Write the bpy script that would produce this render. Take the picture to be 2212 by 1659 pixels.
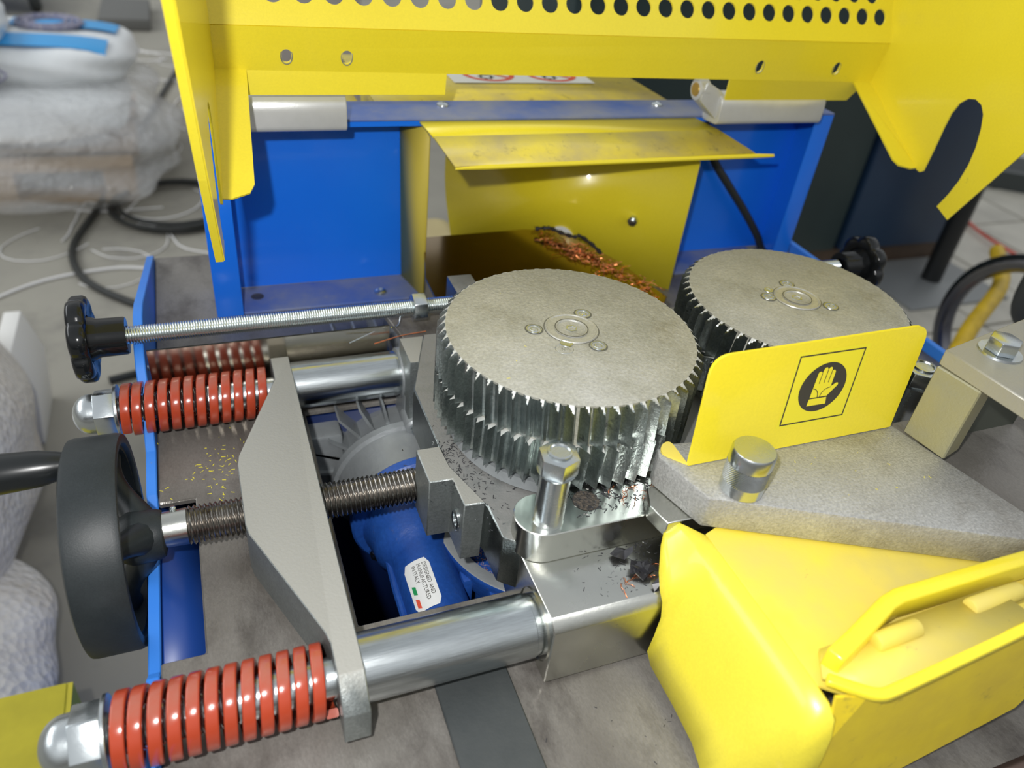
import bpy, math, random
from mathutils import Vector, Matrix
random.seed(7)
PI = math.pi
S = bpy.context.scene
COL = S.collection
for o in list(bpy.data.objects): bpy.data.objects.remove(o, do_unlink=True)

# ---------------------------------------------------------------- camera, light, exposure
# metres; x runs along the guide shafts, y into the machine, z up; z = 0 is the top of the big toothed wheel
cd = bpy.data.cameras.new('camera'); cam = bpy.data.objects.new('camera', cd); COL.objects.link(cam)
Rr = Vector((0.93142612, -0.34938271, 0.10186805)); Ru = Vector((0.12908224, 0.57887294, 0.80513595)); Rf = Vector((0.34026924, 0.7367753, -0.58427648))
M = Matrix((Rr, Ru, -Rf)).transposed().to_4x4(); M.translation = Vector((-0.24192, -0.43122, 0.29773))
cam.matrix_world = M
cd.sensor_width = 36.0; cd.lens = 36.0 * 1659.86 / 2212; cd.clip_start = 0.01; cd.clip_end = 100
cd.dof.use_dof = True; cd.dof.focus_distance = 0.58; cd.dof.aperture_fstop = 5.6
S.camera = cam
w = bpy.data.worlds.new('hall_daylight'); S.world = w; w.use_nodes = True
nt = w.node_tree; nt.nodes.clear()
out = nt.nodes.new('ShaderNodeOutputWorld'); bg = nt.nodes.new('ShaderNodeBackground')
tc = nt.nodes.new('ShaderNodeTexCoord'); sx = nt.nodes.new('ShaderNodeSeparateXYZ'); rp = nt.nodes.new('ShaderNodeValToRGB')
nt.links.new(tc.outputs['Generated'], sx.inputs[0])
mr = nt.nodes.new('ShaderNodeMapRange'); mr.inputs[1].default_value = -1; mr.inputs[2].default_value = 1
nt.links.new(sx.outputs['Z'], mr.inputs[0]); nt.links.new(mr.outputs[0], rp.inputs[0])
e = rp.color_ramp.elements
e[0].position = 0.45; e[0].color = (0.22, 0.21, 0.19, 1); e[1].position = 1.0; e[1].color = (0.72, 0.76, 0.80, 1)
k = e.new(0.56); k.color = (0.38, 0.38, 0.37, 1); k = e.new(0.75); k.color = (1.0, 1.03, 1.05, 1)
nt.links.new(rp.outputs[0], bg.inputs[0]); bg.inputs[1].default_value = 0.74
nt.links.new(bg.outputs[0], out.inputs[0])
# the camera's own flash, up and left of the lens
fl = bpy.data.lights.new('camera_flash', 'SPOT'); fl.energy = 17.0; fl.color = (1.0, 0.99, 0.97); fl.shadow_soft_size = 0.009
fl.spot_size = math.radians(125); fl.spot_blend = 0.9
fo = bpy.data.objects.new('camera_flash', fl); COL.objects.link(fo); fo.location = (-0.305, -0.43, 0.375)
fo.rotation_euler = (Vector((0.02, 0.06, -0.05)) - fo.location).to_track_quat('-Z', 'Y').to_euler()
# high side windows of the hall, on the left
wl = bpy.data.lights.new('hall_window_light', 'AREA'); wl.energy = 150.0; wl.shape = 'RECTANGLE'; wl.size = 6.0; wl.size_y = 2.0; wl.color = (0.95, 0.98, 1.0)
wo = bpy.data.objects.new('hall_window_light', wl); COL.objects.link(wo); wo.location = (-5.0, 2.5, 3.2)
wo.rotation_euler = (Vector((0.2, 1.5, -0.9)) - wo.location).to_track_quat('-Z', 'Y').to_euler()
S.view_settings.view_transform = 'Standard'; S.view_settings.look = 'None'; S.view_settings.gamma = 1.0
S.view_settings.use_curve_mapping = False; S.view_settings.exposure = 0.0

# ---------------------------------------------------------------- materials
def mat(name, col, rough=0.5, metal=0.0, col2=None, nscale=20.0, namt=0.5, dirt=None, dscale=8.0, dlo=0.5, dhi=0.75,
        bump=0.0, bscale=200.0, coat=0.0, alpha=1.0, stretch=None, trans=0.0, rvar=0.0, voro=0.0, grain=0.0, gscale=900.0, dust=None, spec=0.5):
    m = bpy.data.materials.new(name); m.use_nodes = True; n = m.node_tree; b = n.nodes['Principled BSDF']
    b.inputs['Roughness'].default_value = rough; b.inputs['Metallic'].default_value = metal
    b.inputs['Base Color'].default_value = (*col, 1); b.inputs['Coat Weight'].default_value = coat; b.inputs['Coat Roughness'].default_value = 0.08
    b.inputs['Alpha'].default_value = alpha; b.inputs['Transmission Weight'].default_value = trans
    t = n.nodes.new('ShaderNodeTexCoord'); mp = n.nodes.new('ShaderNodeMapping'); n.links.new(t.outputs['Object'], mp.inputs[0])
    if stretch: mp.inputs['Scale'].default_value = stretch
    b.inputs['Specular IOR Level'].default_value = spec
    cur = None
    def noise(sc, det=4, rg=0.6):
        x = n.nodes.new('ShaderNodeTexNoise'); x.inputs['Scale'].default_value = sc; x.inputs['Detail'].default_value = det
        x.inputs['Roughness'].default_value = rg; n.links.new(mp.outputs[0], x.inputs['Vector']); return x
    if col2:
        x = noise(nscale); r = n.nodes.new('ShaderNodeValToRGB'); r.color_ramp.elements[0].position = 0.5 - namt / 2; r.color_ramp.elements[1].position = 0.5 + namt / 2
        r.color_ramp.elements[0].color = (*col, 1); r.color_ramp.elements[1].color = (*col2, 1)
        n.links.new(x.outputs[0], r.inputs[0]); cur = r.outputs[0]
        if rvar:
            q = n.nodes.new('ShaderNodeMapRange'); q.inputs[1].default_value = 0.3; q.inputs[2].default_value = 0.7
            q.inputs[3].default_value = rough - rvar; q.inputs[4].default_value = rough + rvar
            n.links.new(x.outputs[0], q.inputs[0]); n.links.new(q.outputs[0], b.inputs['Roughness'])
    if dirt:
        x = noise(dscale, 8, 0.7); r = n.nodes.new('ShaderNodeValToRGB'); r.color_ramp.elements[0].position = dlo; r.color_ramp.elements[1].position = dhi
        n.links.new(x.outputs[0], r.inputs[0]); mx = n.nodes.new('ShaderNodeMix'); mx.data_type = 'RGBA'
        n.links.new(r.outputs[0], mx.inputs[0]); mx.inputs[7].default_value = (*dirt, 1)
        if cur: n.links.new(cur, mx.inputs[6])
        else: mx.inputs[6].default_value = (*col, 1)
        cur = mx.outputs[2]
    if grain:      # fine speckle of the surface itself
        x = noise(gscale, 2, 0.7); q = n.nodes.new('ShaderNodeMapRange'); q.inputs[1].default_value = 0.3; q.inputs[2].default_value = 0.7
        q.inputs[3].default_value = 1 - grain; q.inputs[4].default_value = 1 + grain; n.links.new(x.outputs[0], q.inputs[0])
        vm = n.nodes.new('ShaderNodeVectorMath'); vm.operation = 'SCALE'; n.links.new(q.outputs[0], vm.inputs['Scale'])
        if cur: n.links.new(cur, vm.inputs[0])
        else: vm.inputs[0].default_value = col
        cur = vm.outputs[0]
    if dust:       # settled dust on upward faces
        g = n.nodes.new('ShaderNodeNewGeometry'); sp_ = n.nodes.new('ShaderNodeSeparateXYZ'); n.links.new(g.outputs['Normal'], sp_.inputs[0])
        x = noise(35, 6, 0.7); ad = n.nodes.new('ShaderNodeMath'); ad.operation = 'MULTIPLY_ADD'; ad.inputs[1].default_value = 0.5; n.links.new(x.outputs[0], ad.inputs[0]); n.links.new(sp_.outputs['Z'], ad.inputs[2])
        q = n.nodes.new('ShaderNodeMapRange'); q.inputs[1].default_value = dust[1]; q.inputs[2].default_value = dust[2]; q.inputs[4].default_value = dust[3]; n.links.new(ad.outputs[0], q.inputs[0])
        mx = n.nodes.new('ShaderNodeMix'); mx.data_type = 'RGBA'; n.links.new(q.outputs[0], mx.inputs[0]); mx.inputs[7].default_value = (*dust[0], 1)
        if cur: n.links.new(cur, mx.inputs[6])
        else: mx.inputs[6].default_value = (*col, 1)
        cur = mx.outputs[2]
        if metal:
            v_ = n.nodes.new('ShaderNodeMapRange'); v_.inputs[3].default_value = metal; v_.inputs[4].default_value = 0.1; n.links.new(q.outputs[0], v_.inputs[0]); n.links.new(v_.outputs[0], b.inputs['Metallic'])
            v_ = n.nodes.new('ShaderNodeMapRange'); v_.inputs[3].default_value = rough; v_.inputs[4].default_value = 0.6; n.links.new(q.outputs[0], v_.inputs[0]); n.links.new(v_.outputs[0], b.inputs['Roughness'])
    if cur: n.links.new(cur, b.inputs['Base Color'])
    if bump or voro:
        bp = n.nodes.new('ShaderNodeBump'); bp.inputs['Distance'].default_value = 0.002
        if voro:
            v = n.nodes.new('ShaderNodeTexVoronoi'); v.inputs['Scale'].default_value = bscale; n.links.new(mp.outputs[0], v.inputs['Vector'])
            bp.inputs['Strength'].default_value = voro; n.links.new(v.outputs['Distance'], bp.inputs['Height'])
        else:
            x = noise(bscale, 3, 0.6); bp.inputs['Strength'].default_value = bump; n.links.new(x.outputs[0], bp.inputs['Height'])
        n.links.new(bp.outputs[0], b.inputs['Normal'])
    return m
YEL = mat('yellow_paint', (0.90, 0.755, 0.035), 0.30, 0, (0.85, 0.69, 0.025), 6, 0.6, (0.34, 0.28, 0.08), 90, 0.69, 0.80, 0.05, 500, coat=0.3, grain=0.03, gscale=500)
YDIRT = mat('yellow_paint_soiled', (0.86, 0.70, 0.05), 0.42, 0, (0.58, 0.48, 0.16), 18, 0.35, (0.22, 0.17, 0.08), 45, 0.58, 0.75, 0.08, 400)
YDUST = mat('yellow_paint_dusty', (0.86, 0.68, 0.05), 0.5, 0, (0.60, 0.50, 0.16), 9, 0.4, (0.20, 0.17, 0.09), 60, 0.66, 0.8, 0.05, 300)
YWHT = mat('yellow_paint_with_white_specks', (0.84, 0.65, 0.02), 0.35, 0, (0.70, 0.52, 0.03), 25, 0.4, (0.18, 0.14, 0.05), 40, 0.60, 0.78, 0.05, 300)
BLU = mat('blue_paint', (0.008, 0.155, 0.80), 0.26, 0, (0.012, 0.19, 0.88), 5, 0.6, (0.05, 0.12, 0.34), 60, 0.72, 0.8, 0.04, 300, coat=0.3)
BLUD = mat('blue_paint_dusty', (0.06, 0.13, 0.44), 0.5, 0, (0.24, 0.26, 0.34), 14, 0.35, (0.30, 0.30, 0.30), 30, 0.6, 0.8)
BLUC = mat('blue_rim_paint', (0.03, 0.20, 0.72), 0.5, 0, (0.045, 0.23, 0.74), 12, 0.5, (0.16, 0.20, 0.30), 50, 0.62, 0.72)
BLUM = mat('blue_cast_paint', (0.010, 0.055, 0.27), 0.42, 0, (0.018, 0.085, 0.36), 30, 0.5, (0.09, 0.085, 0.10), 60, 0.62, 0.76, 0.3, 120, grain=0.1, gscale=300)
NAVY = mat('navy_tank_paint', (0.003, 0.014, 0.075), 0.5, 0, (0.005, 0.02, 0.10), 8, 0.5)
ZINC = mat('zinc_plated_steel', (0.66, 0.70, 0.72), 0.26, 1.0, (0.52, 0.56, 0.57), 40, 0.6, rvar=0.08, bump=0.04, bscale=300)
SHAFT = mat('turned_steel_shaft', (0.60, 0.64, 0.65), 0.24, 1.0, (0.38, 0.41, 0.42), 22, 0.45, (0.13, 0.14, 0.15), 30, 0.64, 0.80, 0.06, 160, stretch=(0.2, 3, 3), rvar=0.08, grain=0.1, gscale=300)
GRND = mat('dusty_ground_steel', (0.46, 0.455, 0.41), 0.48, 0.3, (0.35, 0.345, 0.285), 26, 0.35, (0.24, 0.22, 0.15), 20, 0.54, 0.82, 0.3, 260, rvar=0.12, grain=0.16, gscale=420)
MATTE = mat('matte_grey_steel', (0.26, 0.28, 0.275), 0.40, 0.7, (0.20, 0.22, 0.215), 60, 0.6, (0.20, 0.21, 0.20), 30, 0.7, 0.82, 0.18, 500, grain=0.16, gscale=480, dust=((0.30, 0.295, 0.265), 0.95, 1.15, 0.93))
TOOTH = mat('oily_milled_steel', (0.50, 0.55, 0.54), 0.30, 1.0, (0.27, 0.31, 0.31), 55, 0.5, (0.07, 0.08, 0.085), 70, 0.60, 0.72, 0.14, 420, rvar=0.08, grain=0.2, gscale=600, dust=((0.55, 0.55, 0.52), 0.80, 0.95, 0.9))
BLOCK = mat('bright_milled_steel', (0.62, 0.62, 0.57), 0.24, 1.0, (0.48, 0.49, 0.46), 18, 0.5, (0.20, 0.17, 0.12), 30, 0.66, 0.82, 0.05, 200, rvar=0.07)
STAIN = mat('polished_stainless_sheet', (0.46, 0.42, 0.35), 0.20, 1.0, (0.46, 0.42, 0.36), 10, 0.5, stretch=(0.4, 2, 2), bump=0.02, bscale=80)
PLATE = mat('stained_steel_table', (0.140, 0.128, 0.112), 0.36, 0.25, (0.24, 0.227, 0.208), 8, 0.40, (0.065, 0.056, 0.050), 14, 0.48, 0.74, 0.15, 300, rvar=0.12, grain=0.11, gscale=500, stretch=(1.6, 0.8, 1))
SLAB = mat('granular_dirty_steel', (0.30, 0.33, 0.32), 0.30, 1.0, (0.20, 0.22, 0.215), 50, 0.5, (0.08, 0.08, 0.08), 120, 0.64, 0.74, 0.2, 500, grain=0.12, gscale=900, dust=((0.22, 0.215, 0.205), 1.0, 1.25, 0.85))
GUIDE = mat('blasted_steel_plate', (0.37, 0.365, 0.345), 0.38, 0.45, (0.50, 0.50, 0.485), 12, 0.4, (0.25, 0.225, 0.19), 10, 0.50, 0.76, 0.35, 700, grain=0.20, gscale=520)
SCREW = mat('oily_threaded_steel', (0.40, 0.38, 0.35), 0.26, 1.0, (0.22, 0.20, 0.18), 60, 0.5, (0.10, 0.07, 0.04), 30, 0.62, 0.78)
ROD = mat('bright_threaded_steel', (0.70, 0.76, 0.76), 0.24, 1.0)
RED = mat('red_spring_enamel', (0.40, 0.052, 0.020), 0.18, 0, (0.34, 0.045, 0.018), 30, 0.5, (0.24, 0.10, 0.07), 50, 0.66, 0.78, dust=((0.27, 0.15, 0.115), 1.05, 1.35, 0.6))
BLK = mat('black_gloss_plastic', (0.008, 0.009, 0.010), 0.13, 0, spec=0.4)
BLKM = mat('black_crinkled_plastic', (0.013, 0.017, 0.019), 0.42, 0, (0.021, 0.026, 0.028), 40, 0.5, bump=0.10, bscale=1500, grain=0.2, gscale=1200, spec=0.35)
RUB = mat('black_rubber', (0.03, 0.036, 0.038), 0.55, 0, (0.055, 0.06, 0.06), 20, 0.5, bump=0.1, bscale=300)
ALU = mat('silver_hinge_paint', (0.66, 0.67, 0.67), 0.34, 0.4, (0.58, 0.59, 0.59), 40, 0.5, bump=0.05, bscale=700)
BRASS = mat('brass_cap', (0.60, 0.42, 0.14), 0.35, 0.9)
CAST = mat('grey_cast_aluminium', (0.36, 0.38, 0.39), 0.45, 0.4, (0.27, 0.29, 0.30), 30, 0.5, (0.16, 0.13, 0.10), 40, 0.64, 0.78, 0.2, 200)
CONC = mat('grey_concrete', (0.39, 0.37, 0.31), 0.8, 0, (0.29, 0.275, 0.235), 1.6, 0.6, (0.20, 0.19, 0.17), 4.0, 0.52, 0.78, 0.2, 60)
TILE = mat('cream_floor_tile', (0.62, 0.59, 0.50), 0.45, 0, (0.36, 0.34, 0.29), 3, 0.5, (0.2, 0.18, 0.15), 8, 0.6, 0.8)
GREEN = mat('dark_green_cabinet', (0.018, 0.035, 0.036), 0.45, 0, (0.025, 0.045, 0.045), 4, 0.5)
TEAL = mat('navy_cabinet', (0.010, 0.028, 0.070), 0.45, 0, (0.014, 0.04, 0.085), 4, 0.5)
BROWN = mat('brown_plinth', (0.05, 0.03, 0.018), 0.6, 0, (0.08, 0.05, 0.03), 20, 0.5)
BAG = mat('white_plastic_bag', (0.90, 0.92, 0.92), 0.35, 0, (0.80, 0.83, 0.84), 12, 0.5, bump=0.35, bscale=14)
CYAN = mat('cyan_print', (0.03, 0.36, 0.78), 0.4)
WRAP = mat('clear_stretch_film', (0.92, 0.93, 0.93), 0.10, 0, (0.80, 0.81, 0.82), 9, 0.5, alpha=0.42, bump=1.0, bscale=11)
WRAP.node_tree.nodes['Principled BSDF'].inputs['Specular IOR Level'].default_value = 1.0
for _n in WRAP.node_tree.nodes:
    if _n.type == 'BUMP': _n.inputs['Distance'].default_value = 0.03
BUBB = mat('bubble_wrap_film', (0.94, 0.92, 0.88), 0.25, 0, (0.80, 0.72, 0.62), 5, 0.35, (0.74, 0.71, 0.66), 55, 0.50, 0.64, alpha=0.88, voro=1.0, bscale=75)
for _n in BUBB.node_tree.nodes:
    if _n.type == 'BUMP': _n.inputs['Distance'].default_value = 0.004
WOOD = mat('pale_pallet_wood', (0.50, 0.33, 0.17), 0.7, 0, (0.38, 0.24, 0.12), 14, 0.5, stretch=(1, 6, 6))
CABLE = mat('black_cable_rubber', (0.022, 0.024, 0.022), 0.45)
TWINE = mat('white_twine', (0.92, 0.91, 0.90), 0.6)
BTWINE = mat('blue_flecked_twine', (0.10, 0.12, 0.26), 0.6, 0, (0.45, 0.42, 0.46), 120, 0.3)
COPPER = mat('bare_copper', (0.80, 0.28, 0.12), 0.25, 1.0)
SHRED = mat('black_plastic_film', (0.015, 0.015, 0.018), 0.15, 0, (0.05, 0.05, 0.055), 50, 0.5)
FLECK = mat('yellow_plastic_fleck', (0.85, 0.75, 0.05), 0.5)
WHITE = mat('white_label', (0.80, 0.81, 0.80), 0.45)
INK = mat('black_ink', (0.045, 0.04, 0.03), 0.5)
SIGNY = mat('yellow_sticker', (0.84, 0.73, 0.03), 0.35)
REDI = mat('red_ink', (0.75, 0.10, 0.05), 0.5)
GRNI = mat('green_ink', (0.02, 0.30, 0.10), 0.5)
HOSE = mat('yellow_hose_rubber', (0.70, 0.47, 0.02), 0.45, 0, (0.45, 0.30, 0.02), 30, 0.5)
CHROME = mat('blued_chrome', (0.10, 0.11, 0.16), 0.14, 1.0, (0.30, 0.29, 0.28), 4, 0.5)
REDC = mat('red_wire', (0.75, 0.08, 0.04), 0.5)
GRATE = mat('grey_tray_metal', (0.24, 0.25, 0.25), 0.5, 0.4)
LEDB = mat('blue_bin_plastic', (0.02, 0.16, 0.42), 0.4)

# ---------------------------------------------------------------- mesh builders
class MB:
    def __init__(s): s.v = []; s.f = []
    def add(s, vs, fs):
        n = len(s.v); s.v += [tuple(map(float, v)) for v in vs]; s.f += [tuple(i + n for i in f) for f in fs]; return s
    def box(s, x0, x1, y0, y1, z0, z1):
        return s.add([(x, y, z) for z in (z0, z1) for x, y in ((x0, y0), (x1, y0), (x1, y1), (x0, y1))],
                     [(0, 3, 2, 1), (4, 5, 6, 7), (0, 1, 5, 4), (1, 2, 6, 5), (2, 3, 7, 6), (3, 0, 4, 7)])
    def prism(s, pts, d, map3):
        # pts: 2-D outline, d: (lo, hi), map3(a, b, h) -> xyz
        n = len(pts); vs = [map3(a, b, d[0]) for a, b in pts] + [map3(a, b, d[1]) for a, b in pts]
        fs = [tuple(range(n - 1, -1, -1)), tuple(range(n, 2 * n))] + [(i, (i + 1) % n, n + (i + 1) % n, n + i) for i in range(n)]
        return s.add(vs, fs)
    def lathe(s, prof, c, axis='x', seg=32, caps=True):
        # prof: list of (along, radius)
        n0 = len(s.v); vs = []
        for a, r in prof:
            for k in range(seg):
                t = 2 * PI * k / seg; p, q = r * math.cos(t), r * math.sin(t)
                vs.append({'x': (c[0] + a, c[1] + p, c[2] + q), 'y': (c[0] + q, c[1] + a, c[2] + p), 'z': (c[0] + p, c[1] + q, c[2] + a)}[axis])
        fs = []
        for i in range(len(prof) - 1):
            for k in range(seg):
                fs.append((i * seg + k, (i + 1) * seg + k, (i + 1) * seg + (k + 1) % seg, i * seg + (k + 1) % seg))
        if caps:
            fs.append(tuple(range(seg))); fs.append(tuple(range((len(prof) - 1) * seg, len(prof) * seg))[::-1])
        return s.add(vs, fs)
    def tube(s, path, r, seg=10, closed=False):
        P = [Vector(p) for p in path]; n = len(P); vs = []; fs = []; up = None
        for i, p in enumerate(P):
            t = (P[(i + 1) % n] - P[i - 1]) if closed else (P[min(i + 1, n - 1)] - P[max(i - 1, 0)])
            t.normalize()
            if up is None: up = Vector((0, 0, 1)) if abs(t.z) < 0.9 else Vector((1, 0, 0))
            a = up - t * up.dot(t)
            if a.length < 1e-6: a = t.orthogonal()
            a.normalize(); up = a; b = t.cross(a); rr = r[i] if isinstance(r, (list, tuple)) else r
            for k in range(seg):
                q = 2 * PI * k / seg; vs.append(p + a * rr * math.cos(q) + b * rr * math.sin(q))
        for i in range(n if closed else n - 1):
            j = (i + 1) % n
            for k in range(seg): fs.append((i * seg + k, i * seg + (k + 1) % seg, j * seg + (k + 1) % seg, j * seg + k))
        if not closed: fs.append(tuple(range(seg))[::-1]); fs.append(tuple(range((n - 1) * seg, n * seg)))
        return s.add(vs, fs)
    def hexa(s, a0, a1, r, c, axis='x', rot=0.0, cham=0.0):
        prof = [(a0, r), (a1, r)]
        n = 6; vs = []
        for a, rr in prof:
            for k in range(6):
                t = 2 * PI * k / 6 + rot; p, q = rr * math.cos(t), rr * math.sin(t)
                vs.append({'x': (c[0] + a, c[1] + p, c[2] + q), 'z': (c[0] + p, c[1] + q, c[2] + a), 'y': (c[0] + q, c[1] + a, c[2] + p)}[axis])
        return s.add(vs, [tuple(range(6)), (11, 10, 9, 8, 7, 6)] + [(k, 6 + k, 6 + (k + 1) % 6, (k + 1) % 6) for k in range(6)])
    def build(s, name, m, parent=None, bevel=0.0, smooth=True, solid=0.0, seg=2, label=None, kind=None, angle=35, sub=0):
        me = bpy.data.meshes.new(name); me.from_pydata(s.v, [], s.f); me.validate()
        import bmesh
        bm = bmesh.new(); bm.from_mesh(me); bmesh.ops.recalc_face_normals(bm, faces=bm.faces)
        if bevel:
            ed = [e_ for e_ in bm.edges if e_.is_manifold and e_.calc_face_angle(0) > math.radians(25)]
            bmesh.ops.bevel(bm, geom=ed, offset=bevel, segments=seg, affect='EDGES', profile=0.5, clamp_overlap=True)
        bm.to_mesh(me); bm.free()
        if smooth: me.shade_smooth(); me.set_sharp_from_angle(angle=math.radians(angle))
        me.materials.append(m)
        o = bpy.data.objects.new(name, me); COL.objects.link(o)
        if parent: o.parent = parent
        if solid:
            md = o.modifiers.new('solid', 'SOLIDIFY'); md.thickness = solid; md.offset = 0
        if sub:
            md = o.modifiers.new('subd', 'SUBSURF'); md.levels = sub; md.render_levels = sub
        if label: o['label'] = label
        if kind: o['kind'] = kind
        return o
def thing(name, label, cat, loc=(0, 0, 0), group=None):
    o = bpy.data.objects.new(name, None); COL.objects.link(o); o.empty_display_size = 0.02
    o['label'] = label; o['category'] = cat
    if group: o['group'] = group
    return o
def tag(o, label, cat, group=None, kind=None):
    o['label'] = label; o['category'] = cat
    if group: o['group'] = group
    if kind: o['kind'] = kind
    return o
XY = lambda a, b, h: (a, b, h)
YZ = lambda a, b, h: (h, a, b)
XZ = lambda a, b, h: (a, h, b)
def grid_plate(xs, ys, holes, z0, z1, mb=None):
    mb = mb or MB(); nx, ny = len(xs), len(ys)
    solid = lambda i, j: 0 <= i < nx - 1 and 0 <= j < ny - 1 and (i, j) not in holes
    idx = {}; vs = []; fs = []
    def v(i, j, k):
        if (i, j, k) not in idx: idx[(i, j, k)] = len(vs); vs.append((xs[i], ys[j], (z0, z1)[k]))
        return idx[(i, j, k)]
    for i in range(nx - 1):
        for j in range(ny - 1):
            if not solid(i, j): continue
            fs.append((v(i, j, 1), v(i + 1, j, 1), v(i + 1, j + 1, 1), v(i, j + 1, 1)))
            fs.append((v(i, j, 0), v(i, j + 1, 0), v(i + 1, j + 1, 0), v(i + 1, j, 0)))
            for (di, dj, a, b) in ((-1, 0, (i, j), (i, j + 1)), (1, 0, (i + 1, j + 1), (i + 1, j)), (0, -1, (i + 1, j), (i, j)), (0, 1, (i, j + 1), (i + 1, j + 1))):
                if not solid(i + di, j + dj): fs.append((v(*a, 0), v(*a, 1), v(*b, 1), v(*b, 0)))
    return mb.add(vs, fs)
def rnd_poly(pts, r, seg=5, idx=None):
    """round the corners of a 2-D outline"""
    o = []; n = len(pts)
    for i in range(n):
        if idx is not None and i not in idx: o.append(pts[i]); continue
        p = Vector((*pts[i], 0)); a = Vector((*pts[i - 1], 0)); b = Vector((*pts[(i + 1) % n], 0))
        ra = min(r, (a - p).length * 0.45); rb = min(r, (b - p).length * 0.45)
        q0 = p + (a - p).normalized() * ra; q1 = p + (b - p).normalized() * rb
        for k in range(seg + 1):
            t = k / seg; q = q0 * (1 - t) ** 2 + p * 2 * t * (1 - t) + q1 * t * t; o.append((q.x, q.y))
    return o
def screw_thread(mb, x0, x1, cy, cz, R, pitch, depth, seg=20, per=5):
    n = int((x1 - x0) / pitch * per); vs = []; fs = []
    prof = [0.0, 0.15, 1.0, 0.85, 0.35][:per] if per == 5 else [0, 0.5, 1, 0.5]
    for i in range(n + 1):
        x = x0 + (x1 - x0) * i / n
        for k in range(seg):
            t = 2 * PI * k / seg; ph = ((x / pitch) - k / seg) % 1.0
            d = abs(ph - 0.5) * 2; r = R - depth * d ** 1.3
            vs.append((x, cy + r * math.cos(t), cz + r * math.sin(t)))
    for i in range(n):
        for k in range(seg): fs.append((i * seg + k, (i + 1) * seg + k, (i + 1) * seg + (k + 1) % seg, i * seg + (k + 1) % seg))
    fs.append(tuple(range(seg))); fs.append(tuple(range(n * seg, (n + 1) * seg))[::-1])
    return mb.add(vs, fs)
def cat_path(pts, n=8):
    P = [Vector(p) for p in pts]; P = [P[0] * 2 - P[1]] + P + [P[-1] * 2 - P[-2]]; o = []
    for i in range(1, len(P) - 2):
        for k in range(n):
            t = k / n; a, b, c, d = P[i - 1:i + 3]
            o.append(0.5 * (2 * b + (c - a) * t + (2 * a - 5 * b + 4 * c - d) * t * t + (-a + 3 * b - 3 * c + d) * t ** 3))
    o.append(P[-2]); return o

# ================================================================ SETTING
FZ = -0.95
fl_ = MB().box(-9, 12, -3, 16, FZ - 0.05, FZ).build('floor', CONC, smooth=False); fl_['kind'] = 'structure'
# cream tiles of the right-hand floor, sunk joints
tme = None
for i in range(8):
    for j in range(11):
        x = 2.05 + i * 0.36; y = 0.55 + j * 0.36
        if tme is None:
            o = MB().box(-0.174, 0.174, -0.174, 0.174, 0, 0.012).build('floor_tile', TILE, fl_, bevel=0.003, seg=1); tme = o.data
        else:
            o = bpy.data.objects.new('floor_tile', tme); COL.objects.link(o); o.parent = fl_
        o.location = (x, y, FZ + random.uniform(0, 0.002)); 

# ================================================================ MACHINE BENCH
TZ = -0.163
bench = thing('machine_bench', 'blue sheet-steel machine bench under a stained steel table plate', 'machine bench')
xs = [-0.308, -0.279, -0.180, -0.060, 0.150, 0.545]; ys = [-0.318, -0.089, -0.0955 + 0.0, 0.061, 0.150, 0.486]
xs = [-0.308, -0.2805, -0.181, -0.055, 0.150, 0.545]; ys = [-0.318, -0.0955, -0.089, 0.060, 0.151, 0.486]
holes = {(2, 2), (2, 3), (3, 2), (3, 3), (2, 1) , (3, 1), (0, 2)}
holes = {(2, 1), (2, 2), (2, 3), (3, 1), (3, 2), (3, 3), (0, 2)}
grid_plate(xs, ys, holes, TZ - 0.006, TZ).build('table_plate', PLATE, bench, bevel=0.0012, seg=1)
# raised rim along the left side
top = [(-0.318, -0.161), (-0.16, -0.161), (-0.10, -0.161), (-0.092, -0.168), (0.062, -0.168), (0.07, -0.161), (0.12, -0.158), (0.150, -0.136), (0.170, -0.108), (0.190, -0.096), (0.230, -0.090), (0.255, -0.092), (0.486, -0.160)]
prof = top + [(0.486, -0.62), (-0.318, -0.62)]
MB().prism(prof, (-0.3165, -0.3085), YZ).build('side_rim', BLUC, bench, bevel=0.0008, seg=1)
MB().box(-0.3165, -0.3075, -0.318, 0.486, -0.95, -0.60).build('side_panel', BLU, bench)
MB().box(0.545, 0.553, -0.318, 0.486, -0.62, -0.150).build('side_rim', BLUC, bench, bevel=0.001, seg=1)
MB().box(-0.3075, 0.545, -0.3185, -0.314, -0.62, -0.170).build('front_panel', BLU, bench)
MB().box(-0.3075, 0.545, 0.482, 0.486, -0.95, -0.170).build('rear_panel', BLU, bench)
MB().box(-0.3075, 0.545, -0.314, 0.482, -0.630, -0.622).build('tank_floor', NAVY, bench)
MB().add([(-0.3075, -0.093, -0.172), (-0.3075, 0.064, -0.172), (-0.276, 0.064, -0.200), (-0.276, -0.093, -0.200), (-0.276, 0.064, -0.30), (-0.276, -0.093, -0.30)],
         [(0, 1, 2, 3), (3, 2, 4, 5)]).build('slot_liner', mat('slot_blue', (0.01, 0.05, 0.25), 0.4), bench, solid=0.002)
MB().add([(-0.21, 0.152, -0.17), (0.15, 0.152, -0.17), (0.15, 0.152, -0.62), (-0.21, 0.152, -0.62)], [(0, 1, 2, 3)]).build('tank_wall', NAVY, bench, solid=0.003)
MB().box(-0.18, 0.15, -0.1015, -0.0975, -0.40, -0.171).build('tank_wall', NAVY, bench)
MB().box(-0.24, 0.16, -0.14, -0.06, -0.36, -0.34).build('tank_beam', BLU, bench, bevel=0.002)
# folded front edge tube
MB().lathe([(-0.30, 0.010), (0.545, 0.010)], (0, -0.321, -0.172), 'x', 16).build('front_edge_tube', mat('brown_steel_edge', (0.16, 0.11, 0.09), 0.3, 0.8), bench)
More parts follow.
